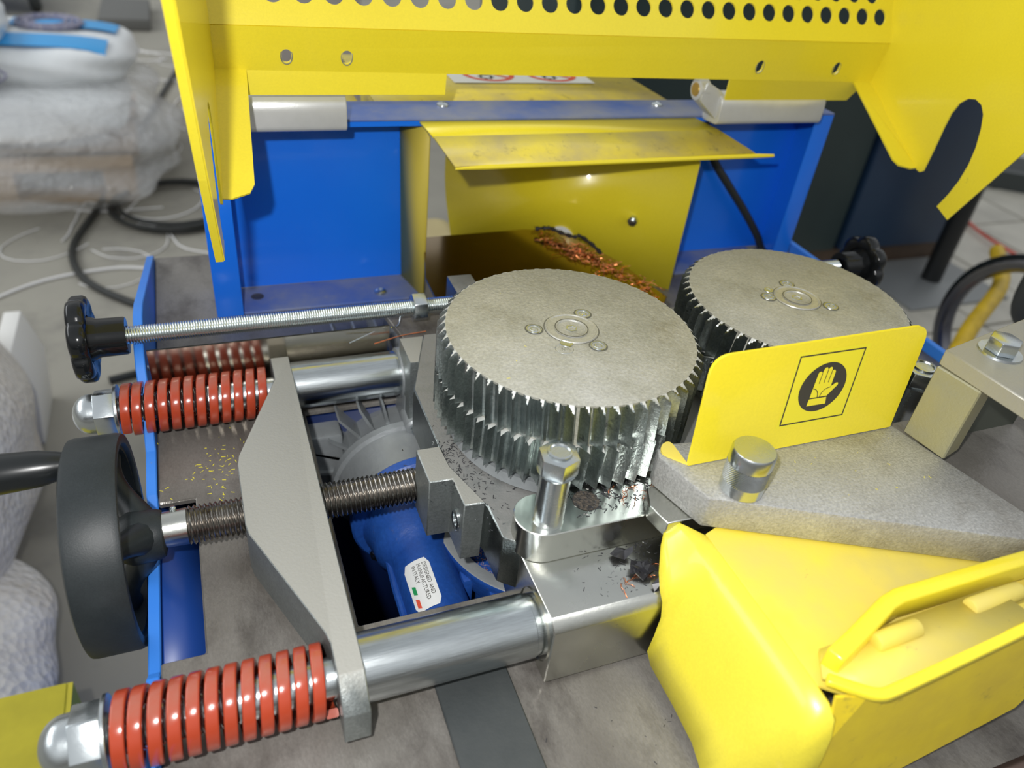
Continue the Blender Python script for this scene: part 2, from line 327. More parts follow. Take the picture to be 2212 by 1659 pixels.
# rear table nuts / rim screw
MB().lathe([(-0.002, 0.004), (0, 0.0055), (0.0035, 0.0035), (0.004, 0.0)], (-0.3185, 0.055, -0.185), 'x', 14).build('rim_screw', ZINC, bench)
for py_ in (0.186, 0.145):
    MB().lathe([(0, 0.0026), (0.001, 0.0022)], (-0.3085, py_, -0.118 if py_ > .18 else -0.14), 'x', 12).build('rim_screw', ZINC, bench)

strip = MB().box(-0.1435, -0.0935, -0.314, -0.136, TZ + 0.0002, TZ + 0.0035).build('rubber_strip', RUB, bevel=0.0008, seg=1)
tag(strip, 'flat black rubber strip laid across the table under the front shaft', 'rubber strip')

# ================================================================ TOOTHED WHEELS
def wheel_layer(z0, z1, R, n, twist, phase, mirror, top_cham, sub=8, nz=7):
    mb = MB(); vs = []; fs = []; N = n * sub
    zs = [z0 + (z1 - z0) * i / nz for i in range(nz + 1)]
    if top_cham:
        zs = [z0 - 0.0, z0 - 0.0012, z0 - 0.0026, z0 - 0.0038, z0 - 0.0049, z0 - 0.007] + [z0 - 0.007 + (z1 - z0 + 0.007) * i / nz for i in range(1, nz + 1)]
    rng = random.Random(int(phase * 1000) + n)
    wear = [1 + rng.uniform(-0.22, 0.10) for _ in range(n)]
    rings = []
    for z in zs:
        ring = []
        lim = R - 0.0056 + (z0 - z) * 1.15 if top_cham else 1.0
        for k in range(N):
            t = k / sub; tooth = int(t); fr = t - tooth
            d = 0.0086 * wear[tooth] * max(0.0, math.sin(PI * fr ** 0.55)) ** 0.8
            r = min(R - d, lim)
            th = (t / n) * 2 * PI
            if mirror: th = -th
            th += phase + twist * (z0 - z) / 0.035
            ring.append((r * math.cos(th), r * math.sin(th), z))
        rings.append(ring)
    for rg in rings: vs += rg
    for i in range(len(rings) - 1):
        for k in range(N): fs.append((i * N + k, i * N + (k + 1) % N, (i + 1) * N + (k + 1) % N, (i + 1) * N + k))
    # inner shoulder rings then caps
    b = len(vs)
    for z, r in ((zs[0], R - 0.012), (zs[-1], R - 0.012)):
        for k in range(N):
            th = math.atan2(rings[0][k][1], rings[0][k][0]); vs.append((r * math.cos(th), r * math.sin(th), z))
    L = (len(rings) - 1) * N
    for k in range(N):
        fs.append((k, b + k, b + (k + 1) % N, (k + 1) % N)); fs.append((L + k, L + (k + 1) % N, b + N + (k + 1) % N, b + N + k))
    fs.append(tuple(range(b, b + N))); fs.append(tuple(range(b + N, b + 2 * N)))
    return mb.add(vs, fs)
HUBM = mat('hub_steel', (0.52, 0.515, 0.47), 0.38, 0.5, (0.42, 0.42, 0.38), 60, 0.5, grain=0.1, gscale=600)
RECESS_SHADE = mat('recess_shade', (0.10, 0.10, 0.085), 0.35)  # dark colour standing in for the shade inside recesses
def socket_screw(parent, x, y, z, r, scoop=None):
    s = MB().lathe([(-0.004, r * 0.62), (-0.0012, r * 0.62), (-0.0005, r * 0.50), (-0.0005, r * 0.38), (-0.0030, r * 0.34), (-0.0030, 0.0001)], (x, y, z + 0.0009), 'z', 6, caps=False).build('screw_socket', ZINC, parent, angle=20)
    MB().lathe([(0.00012, r * 1.18), (0.00018, r * 1.18), (0.00018, r * 0.9)], (x, y, z), 'z', 28, caps=False).build('recess_shade_ring', RECESS_SHADE, parent)  # flat dark ring in place of a shaded counterbore
    h = MB().lathe([(0.0002, r * 1.0), (0.0006, r * 0.97), (0.0006, r * 0.86), (-0.0018, r * 0.78), (-0.0018, r * 0.55), (-0.0012, r * 0.5)], (x, y, z), 'z', 24, caps=False).build('cap_screw', ZINC, parent, angle=30)
def toothed_wheel(name, label, c, mirror, screws, ph, hub_r):
    t = thing(name, label, 'toothed wheel'); t.location = c
    tw = 0.028 if not mirror else -0.028
    up = wheel_layer(0, -0.0345, 0.1002, 60, tw, ph, mirror, True).build('upper_toothed_disc', TOOTH, t, angle=28)
    lo = wheel_layer(-0.0362, -0.070, 0.1, 60, -tw * 0.3, ph + 0.055, mirror, False).build('lower_toothed_disc', TOOTH, t, angle=28)
    # matte ground face: its own thin plate on the upper disc
    MB().lathe([(-0.036, 0.0915), (-0.002, 0.0915), (-0.0019, 0.0935), (0.0001, 0.0940), (0.0003, 0.0936), (0.0003, 0.0001)], (0, 0, 0), 'z', 132, caps=False).build('ground_face', GRND, t)
    MB().lathe([(0.0001, hub_r + 0.0006), (0.00035, hub_r + 0.0006), (0.00035, hub_r - 0.001)], (0, 0, 0), 'z', 64, caps=False).build('recess_shade_ring', RECESS_SHADE, t)
    MB().lathe([(0.0002, hub_r), (0.0012, hub_r - 0.0006), (0.0012, hub_r - 0.0016), (0.0006, hub_r - 0.0022), (0.0006, hub_r * 0.62), (0.0012, hub_r * 0.58), (0.0010, hub_r * 0.54), (-0.0006, hub_r * 0.5), (-0.0006, 0.0001)], (0, 0, 0), 'z', 64, caps=False).build('hub_washer', HUBM, t)
    MB().lathe([(0.00125, 0.0128), (0.00125, 0.0120), (-0.0002, 0.0112)], (0, 0, 0), 'z', 48, caps=False).build('recess_shade_ring', RECESS_SHADE, t)
    MB().lathe([(-0.0008, 0.0050), (0.0004, 0.0046), (0.0004, 0.0036), (-0.0006, 0.0030), (-0.0006, 0.0001)], (0, 0, 0.0004), 'z', 6, caps=False).build('centre_screw', ZINC, t)
    for a, r in screws: socket_screw(t, r * math.cos(a), r * math.sin(a), 0.0004, 0.0060)
    MB().lathe([(-0.0705, 0.082), (-0.078, 0.082), (-0.078, 0.088), (-0.0875, 0.088)], (0, 0, 0), 'z', 64, caps=False).build('seat_ring', CAST, t)
    return t
def ang(px, py): return (math.atan2(py, px), math.hypot(px, py))
w1 = toothed_wheel('toothed_wheel', 'large oily toothed steel wheel in front, with full dusty top face showing', (0, 0, 0), False,
                   [ang(-0.0285, 0.0045), ang(0.0175, 0.0178), ang(0.0098, -0.0262)], 0.02, 0.0205)
w2 = toothed_wheel('toothed_wheel', 'rear right toothed steel wheel, partly hidden behind the yellow hand-sign shield', (0.2272, 0.019, -0.0083), True,
                   [ang(-0.026, 0.006), ang(0.0068, 0.0235), ang(0.0215, -0.019)], 0.01, 0.0205)
MB().lathe([(0.0005, 0.0042), (0.0010, 0.0040), (0.0010, 0.0026), (0.0005, 0.0022), (0.0005, 0.0001)], (-0.0185, 0.0165, 0), 'z', 16, caps=False).build('locating_pin', ZINC, w2)
MB().lathe([(0.0005, 0.0050), (0.0009, 0.0048), (0.0006, 0.0030), (0.0006, 0.0001)], (-0.0120, -0.0180, 0), 'z', 18, caps=False).build('locating_pin', ZINC, w1)
# engraved maker's ring on wheel 1: shallow inlay circle
MB().tube([(-0.0165 + 0.0085 * math.cos(a) * 0.8, -0.0245 + 0.0062 * math.sin(a), 0.0004) for a in [2 * PI * i / 32 for i in range(32)]], 0.00018, 4, True).build('engraved_ring', ZINC, w1)
for k_ in range(3):
    MB().tube([(-0.0190 + k_ * 0.0022, -0.0265, 0.0004), (-0.0178 + k_ * 0.0022, -0.0225, 0.0004), (-0.0172 + k_ * 0.0022, -0.0260, 0.0004)], 0.00016, 4).build('engraved_stroke', ZINC, w1)

# ================================================================ BASE, SLIDE BLOCK, RAIL
base = thing('wheel_base', 'thick grey steel base slab beneath the toothed wheels', 'base plate')
MB().prism([(-0.100, 0.070), (-0.100, -0.003), (-0.0995, -0.044), (-0.0845, -0.075), (-0.0845, -0.106), (-0.072, -0.1765 + 0.06), (0.37, -0.117), (0.37, 0.150), (-0.07, 0.150)], (-0.136, -0.0905), XY).build('slab', SLAB, base, bevel=0.001, seg=1)
for (bx, by) in ((0.063, -0.052), (0.078, -0.075), (0.105, -0.058)):
    MB().lathe([(0, 0.007), (0.003, 0.0068), (0.0045, 0.004), (0.0045, 0.0001)], (bx, by, -0.0905), 'z', 20, caps=False).build('slab_screw', ZINC, base)
br = MB()
br.prism([(-0.118, -0.006), (-0.118, -0.043), (-0.1005, -0.0435), (-0.1005, -0.0715), (-0.0848, -0.0725), (-0.0985, -0.030), (-0.0995, -0.006)], (-0.146, -0.0896), XY)
drv = thing('screw_bracket', 'notched steel bracket where the oily main screw ends against the base slab', 'bracket')
br.build('bracket_body', MATTE, drv, bevel=0.0008, seg=1)
MB().lathe([(0, 0.0075), (-0.001, 0.0070), (-0.001, 0.005), (0.003, 0.0045)], (-0.1008, -0.058, -0.117), 'x', 24, caps=False).build('bore_ring', ZINC, drv)
MB().tube([(-0.1012, -0.058 + 0.0062 * math.cos(a), -0.117 + 0.0085 * math.sin(a)) for a in [2 * PI * i / 28 for i in range(28)]], 0.0011, 6, True).build('bore_lip', ZINC, drv)

blk = thing('slide_block', 'bright milled steel block at the right end of the front shaft', 'block')
def block_prof(y0): return [(y0, -0.160), (-0.0850, -0.160), (-0.0850, -0.1005), (y0 + 0.0075, -0.1005), (y0, -0.1065)]
MB().prism([(-0.1765, -0.160), (-0.105, -0.160), (-0.086, -0.150), (-0.086, -0.1005), (-0.1695, -0.1005), (-0.1765, -0.1085)], (-0.0735, 0.24), YZ).build('block_body', BLOCK, blk, bevel=0.0007, seg=1)
MB().lathe([(-0.0006, 0.0245), (0.0005, 0.0245), (0.0005, 0.0001)], (-0.0738, -0.150, -0.1305), 'x', 40, caps=False).build('shaft_collar', BLOCK, blk)
rail = thing('guide_rail', 'round-ended steel rail standing on the slide block under the large wheel', 'rail')
pts = []
x0, y0, y1 = -0.0775, -0.1265, -0.088
cx_, r_ = x0 + 0.0195, 0.0195
for i in range(13):
    a = PI / 2 + PI * i / 12; pts.append((cx_ + r_ * math.cos(a), (y0 + y1) / 2 + r_ * math.sin(a)))
pts += [(0.20, y0 + 0.0), (0.20, y1)]
MB().prism(pts, (-0.1003, -0.0735), XY).build('rail_body', BLOCK, rail, bevel=0.0006, seg=1)
MB().lathe([(0.0003, 0.0095), (0.0003, 0.0001)], (-0.0235, -0.1035, -0.0735), 'z', 32, caps=False).build('clogged_hole', mat('hole_full_of_black_swarf', (0.02, 0.02, 0.02), 0.6, 0, (0.10, 0.08, 0.06), 400, 0.3, bump=0.8, bscale=600), rail, label='round bolt hole packed with black swarf')

def hex_post(name, label, x, y, z0, z1, r, group=None):
    t = thing(name, label, 'bolt post')
    MB().lathe([(z0, r * 1.04), (z0 + 0.002, r), (z1 - 0.016, r), (z1 - 0.016, r)], (x, y, 0), 'z', 32).build('post', ZINC, t)
    MB().lathe([(z1 - 0.0165, r * 1.12), (z1 - 0.014, r * 1.28), (z1 - 0.014, 0.001)], (x, y, 0), 'z', 32).build('washer', ZINC, t)
    MB().hexa(z1 - 0.014, z1 - 0.0005, r * 1.36, (x, y, 0), 'z', 0.35).build('hex_nut', ZINC, t, bevel=0.0008)
    MB().lathe([(z1 - 0.001, r * 0.82), (z1 + 0.0015, r * 0.78), (z1 + 0.0018, r * 0.66), (z1 + 0.0006, r * 0.6), (z1 + 0.0006, 0.0001)], (x, y, 0), 'z', 28, caps=False).build('stud_end', ZINC, t)
    return t
hex_post('hex_bolt_post', 'zinc hex-headed post standing on the rail in front of the large wheel', -0.0560, -0.1125, -0.0735, -0.0145, 0.0102)
hex_post('hex_bolt_post', 'zinc hex-headed post behind the right edge of the hand-sign shield', 0.285, -0.080, -0.105, -0.0225, 0.0115)

sp = MB().prism([(0.0165, -0.1135), (0.0100, -0.1300), (0.0135, -0.1480), (0.060, -0.1480), (0.060, -0.1135)], (-0.0733, -0.0608), XY).build('spacer_bar', BLOCK, bevel=0.0006, seg=1)
tag(sp, 'short milled steel bar poking out beneath the thick guide plate', 'spacer')

# ================================================================ SHAFTS, CROSSHEAD, SPRINGS
SZ = -0.1305
def shaft(name, label, y, xr):
    t = thing(name, label, 'shaft', group=None)
    MB().lathe([(-0.1905, 0.0213), (xr - 0.006, 0.0213), (xr - 0.0055, 0.0206), (xr, 0.0206)], (0, y, SZ), 'x', 56).build('shaft_body', SHAFT, t)
    mb = MB(); screw_thread(mb, -0.3335, -0.262, y, SZ - 0.003, 0.0128, 0.0032, 0.0012, 24); mb.lathe([(-0.262, 0.0128), (-0.1905, 0.0128)], (0, y, SZ - 0.003), 'x', 24).build('threaded_stud', ZINC, t)
    return t
shaft('guide_shaft', 'thick bright steel guide shaft at the front, running into the milled block', -0.1500, -0.0735)
shaft('guide_shaft', 'thick bright steel guide shaft at the rear, in front of the polished sheet', 0.1500, -0.0905)
MB().box(-0.0925, -0.06, 0.110, 0.150, -0.158, -0.092).build('shaft_seat', MATTE, base, bevel=0.001)
MB().lathe([(-0.0015, 0.024), (0.004, 0.024)], (-0.0925, 0.150, SZ), 'x', 32).build('shaft_seat_ring', CAST, base)

cross = thing('crosshead_bar', 'matte grey steel crosshead bar with a wide hexagonal middle, across both shafts', 'crosshead')
outl = [(-0.1905, -0.1835), (-0.1905, 0.1835), (-0.2065, 0.1835), (-0.2065, 0.1330), (-0.2440, 0.0400), (-0.2455, 0.0300), (-0.2455, -0.0330), (-0.2440, -0.0420), (-0.2085, -0.1340), (-0.2065, -0.1430), (-0.2065, -0.1835)]
mb = MB(); n_ = len(outl)
tz, bz = -0.1085, -0.1515
vt = []
for (x, y) in outl:
    ye = y
    vt.append((x, ye, tz))
vs = vt + [(x, y, bz) for x, y in outl]
# sloping front and rear ends: pull the top outline in
vs = [(x, math.copysign(min(abs(y), 0.1655), y), z) if i < n_ else (x, y, z) for i, (x, y, z) in enumerate(vs)]
mid = [(x, y, tz - 0.017) for x, y in outl]
vs = vs[:n_] + mid + vs[n_:]
fs = [tuple(range(n_)), tuple(range(3 * n_ - 1, 2 * n_ - 1, -1))]
for L in (0, 1): fs += [(L * n_ + i, (L + 1) * n_ + i, (L + 1) * n_ + (i + 1) % n_, L * n_ + (i + 1) % n_) for i in range(n_)]
mb.add(vs, fs).build('bar_body', MATTE, cross, bevel=0.0006, seg=1)

def spring_mesh(x0, x1, y, z, R, wr, wa, turns, seg=30, ends=1.0):
    """flat-wire die spring: radial thickness wr, axial width wa, closed end coils"""
    mb = MB(); N = int(turns * seg); vs = []; fs = []
    sec = rnd_poly([(-wr, -wa / 2), (0, -wa / 2), (0, wa / 2), (-wr, wa / 2)], wr * 0.26, 3); m_ = len(sec)
    L = x1 - x0 - wa
    def adv(u):
        c = 0.75; tot = turns; p1 = wa * 1.02
        act = tot - 2 * c; pa = (L - 2 * c * p1) / act
        return u * p1 if u < c else (c * p1 + (u - c) * pa if u < tot - c else L - (tot - u) * p1)
    for i in range(N + 1):
        u = turns * i / N; x = x0 + wa / 2 + adv(u); th = -2 * PI * u + 3.6
        for (dr, da) in sec:
            r = R + dr; vs.append((x + da, y + r * math.cos(th), z + r * math.sin(th)))
    for i in range(N):
        for k in range(m_): fs.append((i * m_ + k, i * m_ + (k + 1) % m_, (i + 1) * m_ + (k + 1) % m_, (i + 1) * m_ + k))
    fs.append(tuple(range(m_))[::-1]); fs.append(tuple(range(N * m_, (N + 1) * m_)))
    return mb.add(vs, fs)
def spring_set(y, x0, lab1, lab2, tip):
    s = spring_mesh(x0, -0.2072, y, SZ - 0.003, 0.0227, 0.0052, 0.0074, 12.0).build('compression_spring', RED, angle=50)
    tag(s, lab1, 'spring')
    t = thing('cap_nut', lab2, 'nut')
    c = (0, y, SZ - 0.003)
    MB().lathe([(x0 - 0.0030, 0.0225), (x0 - 0.0005, 0.0225)], c, 'x', 40).build('washer', ZINC, t, bevel=0.0004, seg=1)
    MB().hexa(x0 - 0.0190, x0 - 0.0030, 0.0205, c, 'x', PI / 6 + 0.10).build('hex_body', ZINC, t, bevel=0.0010)
    dome = [(x0 - 0.0185, 0.0170)] + [(x0 - 0.0230 - 0.0135 * math.sin(a), 0.0168 * math.cos(a) + 0.0001) for a in [PI / 2 * i / 10 for i in range(11)]]
    MB().lathe(dome, c, 'x', 40, caps=False).build('dome', ZINC, t)
    return s
spring_set(-0.1500, -0.3290, 'orange-red coil spring at the front shaft end, nearest the bottom of the picture', 'domed zinc cap nut beside the yellow crate, on the front spring', 0)
spring_set(0.1500, -0.3315, 'red coil spring at the rear shaft end, mirrored in the polished sheet', 'domed zinc cap nut above the handwheel, on the rear spring', 0)

# ================================================================ MAIN SCREW AND HANDWHEEL
ms = thing('main_screw', 'oily grey main screw passing through the crosshead bar', 'screw')
mb = MB(); screw_thread(mb, -0.2835, -0.112, -0.001, SZ - 0.001, 0.0142, 0.0036, 0.0021, 40, 8); mb.build('threaded_screw', SCREW, ms, angle=60)
MB().lathe([(-0.300, 0.0128), (-0.2842, 0.0132), (-0.2835, 0.0122)], (0, -0.001, SZ - 0.001), 'x', 36).build('screw_collar', BLOCK, ms)
MB().lathe([(-0.0005, 0.0023), (0.0015, 0.0022), (0.002, 0.0012), (0.0008, 0.001), (0.0008, 0.0001)], (-0.2925, 0.006, SZ + 0.0108), 'z', 12, caps=False).build('grub_screw', ZINC, ms)

hw = thing('handwheel', 'black crinkled handwheel with curved spokes, beside the blue bench rim', 'handwheel')
HC = (0, -0.002, SZ - 0.003); Rw = 0.0755
rim = [(-0.352, Rw - 0.004), (-0.3505, Rw - 0.0005), (-0.348, Rw), (-0.322, Rw), (-0.3185, Rw - 0.0012), (-0.3180, Rw - 0.004), (-0.3185, Rw - 0.0075), (-0.3215, Rw - 0.0085), (-0.3215, Rw - 0.0115), (-0.345, Rw - 0.013), (-0.3505, Rw - 0.011)]
MB().lathe(rim + [rim[0]], HC, 'x', 96, caps=False).build('wheel_rim', BLKM, hw)
MB().lathe([(-0.330, 0.0001), (-0.330, 0.015), (-0.322, 0.0190), (-0.316, 0.0190), (-0.304, 0.0180), (-0.3005, 0.0165), (-0.2995, 0.0125), (-0.2995, 0.0001)], HC, 'x', 40, caps=False).build('wheel_hub', BLKM, hw)
for a in (0.35, 0.35 + 2 * PI / 3, 0.35 + 4 * PI / 3):
    pth = []; rr_ = []
    for i in range(11):
        f = i / 10; r = 0.010 + f * 0.056; x = -0.3150 - 0.021 * (math.sin(f * PI / 2) ** 1.4); pth.append((x, HC[1] + r * math.cos(a + 0.15 * f), HC[2] + r * math.sin(a + 0.15 * f))); rr_.append(0.0128 - 0.0045 * math.sin(f * PI))
    MB().tube(pth, rr_, 12).build('spoke', BLKM, hw)
MB().lathe([(-0.3475, 0.063), (-0.3445, 0.063), (-0.3445, 0.058), (-0.3475, 0.058), (-0.3475, 0.063)], HC, 'x', 72, caps=False).build('inner_web', BLKM, hw)
MB().lathe([(-0.350, 0.0072), (-0.356, 0.0082), (-0.364, 0.0105), (-0.375, 0.0130), (-0.40, 0.0145), (-0.425, 0.0135), (-0.438, 0.009), (-0.440, 0.001)], (0, 0.050, -0.101), 'x', 32).build('crank_handle', mat('black_satin_grip', (0.010, 0.012, 0.013), 0.28), hw)

# ================================================================ THREADED RODS WITH STAR KNOBS
def star_knob(parent, x0, sgn, y, z, R=0.0385, lobes=7, ph=0.3):
    mb = MB(); N = lobes * 14; vs = []; fs = []
    prof = [(0.0, 0.80), (0.0015, 0.95), (0.004, 1.0), (0.0115, 1.0), (0.014, 0.96), (0.0155, 0.86)]
    for a, s_ in prof:
        for k in range(N):
            t = 2 * PI * k / N; r = (R - 0.0058 + 0.0058 * math.copysign(abs(math.cos(t * lobes / 2 + ph)) ** 0.7, 1) - 0.001) * s_
            vs.append((x0 + sgn * a, y + r * math.cos(t), z + r * math.sin(t)))
    for i in range(len(prof) - 1):
        for k in range(N): fs.append((i * N + k, (i + 1) * N + k, (i + 1) * N + (k + 1) % N, i * N + (k + 1) % N))
    fs.append(tuple(range(N)))
    b = len(vs)
    for k in range(N):
        t = 2 * PI * k / N; vs.append((x0 + sgn * 0.013, y + 0.020 * math.cos(t), z + 0.020 * math.sin(t)))
    for k in range(N): fs.append((5 * N + k, b + k, b + (k + 1) % N, 5 * N + (k + 1) % N))
    mb.add(vs, fs).build('lobed_head', BLK, parent, angle=50)
    pr = [(0.008, 0.021), (0.015, 0.0185), (0.020, 0.0165), (0.040, 0.0162), (0.0415, 0.0155), (0.0415, 0.0085), (0.040, 0.0083)]
    MB().lathe([(sgn * a, r) for a, r in pr], (x0, y, z), 'x', 40, caps=False).build('knob_neck', BLK, parent)
rodt = thing('adjusting_rod', 'long zinc threaded rod with black star knob at its left end', 'threaded rod')
mb = MB(); screw_thread(mb, -0.322, 0.020, 0.190, -0.085, 0.0080, 0.0021, 0.0011, 20); mb.build('threaded_rod', ROD, rodt, angle=60)
star_knob(rodt, -0.3605, 1, 0.190, -0.085)
MB().hexa(-0.0705, -0.0575, 0.0142, (0, 0.190, -0.085), 'x', 0.35).build('hex_nut', ZINC, rodt, bevel=0.0009)
rodr = thing('adjusting_rod', 'short zinc threaded rod with black star knob at right, behind the rear wheel', 'threaded rod')
mb = MB(); screw_thread(mb, 0.315, 0.447, 0.190, -0.085, 0.0080, 0.0021, 0.0011, 20); mb.build('threaded_rod', ROD, rodr, angle=60)
star_knob(rodr, 0.4935, -1, 0.190, -0.085, R=0.036, ph=0.8)
# adjusting slide that the left rod pushes on
adj = thing('adjusting_slide', 'small dirty steel slide plate below the end of the long threaded rod', 'slide plate')
MB().prism([(-0.094, 0.235), (-0.083, 0.170), (-0.02, 0.164), (-0.02, 0.235)], (-0.112, -0.106), XY).build('slide_plate', YDIRT if False else PLATE, adj, bevel=0.0006, seg=1)
MB().box(-0.030, -0.005, 0.172, 0.212, -0.1055, -0.066).build('rod_lug', SLAB, adj, bevel=0.001)
MB().box(-0.083, -0.030, 0.176, 0.190, -0.1625, -0.1125).build('slide_foot', CAST, adj, bevel=0.001)

sheet = MB().box(-0.306, -0.0955, 0.1762, 0.1785, -0.1628, -0.0935)
sheet.box(-0.306, -0.0955, 0.1785, 0.30, -0.0955, -0.0935)
sh = MB().box(-0.306, -0.0955, 0.1762, 0.1785, -0.1628, -0.0945).build('polished_sheet', STAIN)
tag(sh, 'upright polished stainless sheet mirroring the rear red spring', 'metal sheet')

# ================================================================ REAR BLUE FRAME
fr = thing('rear_frame', 'blue folded sheet-metal portal frame at the back of the table', 'frame')
zt_ = 0.0495; FY = 0.333; BY = 0.389
# one folded column: front flange + outer cheek + inner return
for (xo, xi, s) in ((-0.2465, -0.219, 1), (0.5065, 0.4805, -1)):
    MB().box(min(xo, xi), max(xo, xi), FY, FY + 0.0025, TZ + 0.0005, zt_ - 0.001).build('column_flange', BLU, fr, bevel=0.0008)
    MB().box(min(xo, xo + s * 0.0025), max(xo, xo + s * 0.0025), FY + 0.0025, 0.400, TZ + 0.0005, zt_ - 0.001).build('column_side', BLU, fr, bevel=0.0006, seg=1)
MB().box(-0.2465, 0.5065, FY, 0.391, zt_ - 0.003, zt_).build('top_bar', BLUD, fr, bevel=0.0008)
MB().box(-0.2440, 0.504, FY + 0.0002, FY + 0.0022, zt_ - 0.008, zt_ - 0.003).build('top_bar_lip', BLU, fr)
MB().box(-0.2180, -0.029, BY, BY + 0.0025, TZ + 0.004, zt_ - 0.003).build('back_panel', BLU, fr)
MB().box(-0.2440, -0.2180, BY + 0.0005, BY + 0.003, TZ + 0.004, zt_ - 0.003).build('back_panel', BLU, fr)
MB().box(0.295, 0.504, BY, BY + 0.0025, TZ + 0.004, zt_ - 0.003).build('back_panel', BLU, fr)
fl2 = MB().prism([(-0.2185, FY + 0.001), (-0.018, FY + 0.001), (-0.0285, BY), (-0.2185, BY)], (TZ + 0.0005, TZ + 0.0035), XY).build('base_flange', BLUD, fr, bevel=0.0005, seg=1)
MB().box(0.285, 0.4795, FY + 0.001, BY, TZ + 0.0005, TZ + 0.0035).build('base_flange', BLUD, fr)
MB().lathe([(0, 0.0075), (0.002, 0.0070), (0.0038, 0.0048), (0.0042, 0.0028), (0.003, 0.0026), (0.003, 0.0001)], (-0.0645, 0.352, TZ + 0.0035), 'z', 28, caps=False).build('button_screw', ZINC, fr)
MB().lathe([(0.0006, 0.0070), (0.0009, 0.0062), (0.0002, 0.0050), (0.0002, 0.0001)], (-0.2015, 0.366, TZ + 0.0035), 'z', 28, caps=False).build('empty_screw_hole', mat('dark_hole', (0.05, 0.05, 0.06), 0.6), fr)
for bx, by in ((0.0075, 0.3745), (0.270, 0.371)):
    MB().lathe([(0, 0.0068), (0.0016, 0.0064), (0.0030, 0.0042), (0.0033, 0.0024), (0.0022, 0.0022), (0.0022, 0.0001)], (bx, by, zt_), 'z', 24, caps=False).build('button_screw', ZINC, fr)

# ================================================================ YELLOW OUTLET CHUTE
ch = thing('outlet_chute', 'soiled yellow sheet-metal outlet chute with drooping hood, set in the blue frame', 'chute')
MB().add([(-0.0300, BY - 0.001, TZ + 0.004), (-0.0180, 0.331, TZ + 0.004), (-0.0180, 0.331, 0.030), (-0.0245, 0.349, 0.0450), (-0.0350, BY - 0.001, 0.0450)],
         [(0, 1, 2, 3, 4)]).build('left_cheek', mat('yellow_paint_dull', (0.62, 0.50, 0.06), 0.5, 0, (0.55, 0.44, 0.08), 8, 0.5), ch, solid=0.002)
MB().add([(-0.0300, BY, TZ + 0.002), (-0.0340, BY, 0.045), (-0.034, 0.62, 0.045), (-0.030, 0.62, -0.02)], [(0, 1, 2, 3)]).build('left_wall', YDIRT, ch, solid=0.002)
# hood: bent plate drooping toward the wheels
hp = [[(-0.0290, 0.334, 0.0455), (0.3005, 0.334, 0.0455)], [(-0.0215, 0.306, 0.0390), (0.318, 0.306, 0.0400)], [(-0.0115, 0.262, 0.0250), (0.3415, 0.262, 0.0285)]]
for i, mm in ((0, YEL), (1, YDIRT)):
    a, b = hp[i], hp[i + 1]
    MB().add([a[0], a[1], b[1], b[0]], [(0, 1, 2, 3)]).build('hood_panel', mm, ch, solid=0.0022)
MB().tube([(-0.0120, 0.2600, 0.0238), (0.02, 0.2600, 0.0245), (0.3415, 0.2595, 0.0268), (0.3665, 0.2600, 0.0262)], [0.0010, 0.0024, 0.0026, 0.0018], 8).build('hood_lip', YEL, ch)
# right-hand deflector wall
wl_pts = rnd_poly([(0.0, -0.168), (0.0, 0.006), (0.13, 0.040), (0.315, 0.040), (0.315, -0.09), (0.300, -0.168)], 0.03, 5, [4])
A0 = Vector((0.300, 0.300, 0)); D = (Vector((0.046, 0.50, 0)) - A0).normalized()
nb = MB()
vs = [tuple(A0 + D * s_ + Vector((0, 0, z_))) for s_, z_ in wl_pts]
nb.add(vs, [tuple(range(len(vs)))]).build('deflector_wall', YEL, ch, solid=0.0022)
def onwall(s_, z_, off=0.0): return A0 + D * s_ + Vector((-D.y * -1, D.x * 1, 0)) * 0 + Vector((D.y, -D.x, 0)) * (-off) + Vector((0, 0, z_))
nrm = Vector((D.y, -D.x, 0)); nrm = nrm if nrm.y < 0 else -nrm
def wall_disc(name, s_, z_, r, d, m, seg=24, off=0.0011):
    c = A0 + D * s_ + Vector((0, 0, z_)) + nrm * off; vs = []; fs = []
    for q in (0, d):
        for k in range(seg):
            t = 2 * PI * k / seg; vs.append(c + nrm * q + D * (r * math.cos(t)) + Vector((0, 0, r * math.sin(t))))
    fs = [tuple(range(seg)), tuple(range(seg, 2 * seg))] + [(k, (k + 1) % seg, seg + (k + 1) % seg, seg + k) for k in range(seg)]
    MB().add(vs, fs).build(name, m, ch)
wall_disc('wall_nut', 0.063, -0.080, 0.0062, 0.009, ZINC, 6); wall_disc('wall_nut_tip', 0.063, -0.080, 0.0036, 0.0135, ZINC, 12)
wall_disc('white_hole_disc', 0.150, -0.127, 0.017, 0.0015, WHITE, 32)  # white disc standing in for a hole with pale background behind
# chute floor: polished sheet
MB().prism([(-0.036, 0.20), (-0.034, 0.272), (-0.010, 0.368), (0.120, 0.372), (0.163, 0.362), (0.200, 0.275), (0.216, 0.186), (0.16, 0.12), (0.0, 0.12)], (-0.104, -0.1005), XY).build('chute_floor', mat('brown_tinted_steel', (0.36, 0.27, 0.16), 0.16, 1.0, (0.26, 0.20, 0.13), 9, 0.5, (0.5, 0.42, 0.33), 30, 0.66, 0.8), ch, bevel=0.0005, seg=1)
MB().box(0.0, 0.12, 0.112, 0.158, -0.1002, -0.062).build('guide_block', YDIRT if False else mat('oily_block', (0.32, 0.30, 0.22), 0.35, 0.7), ch, bevel=0.001)
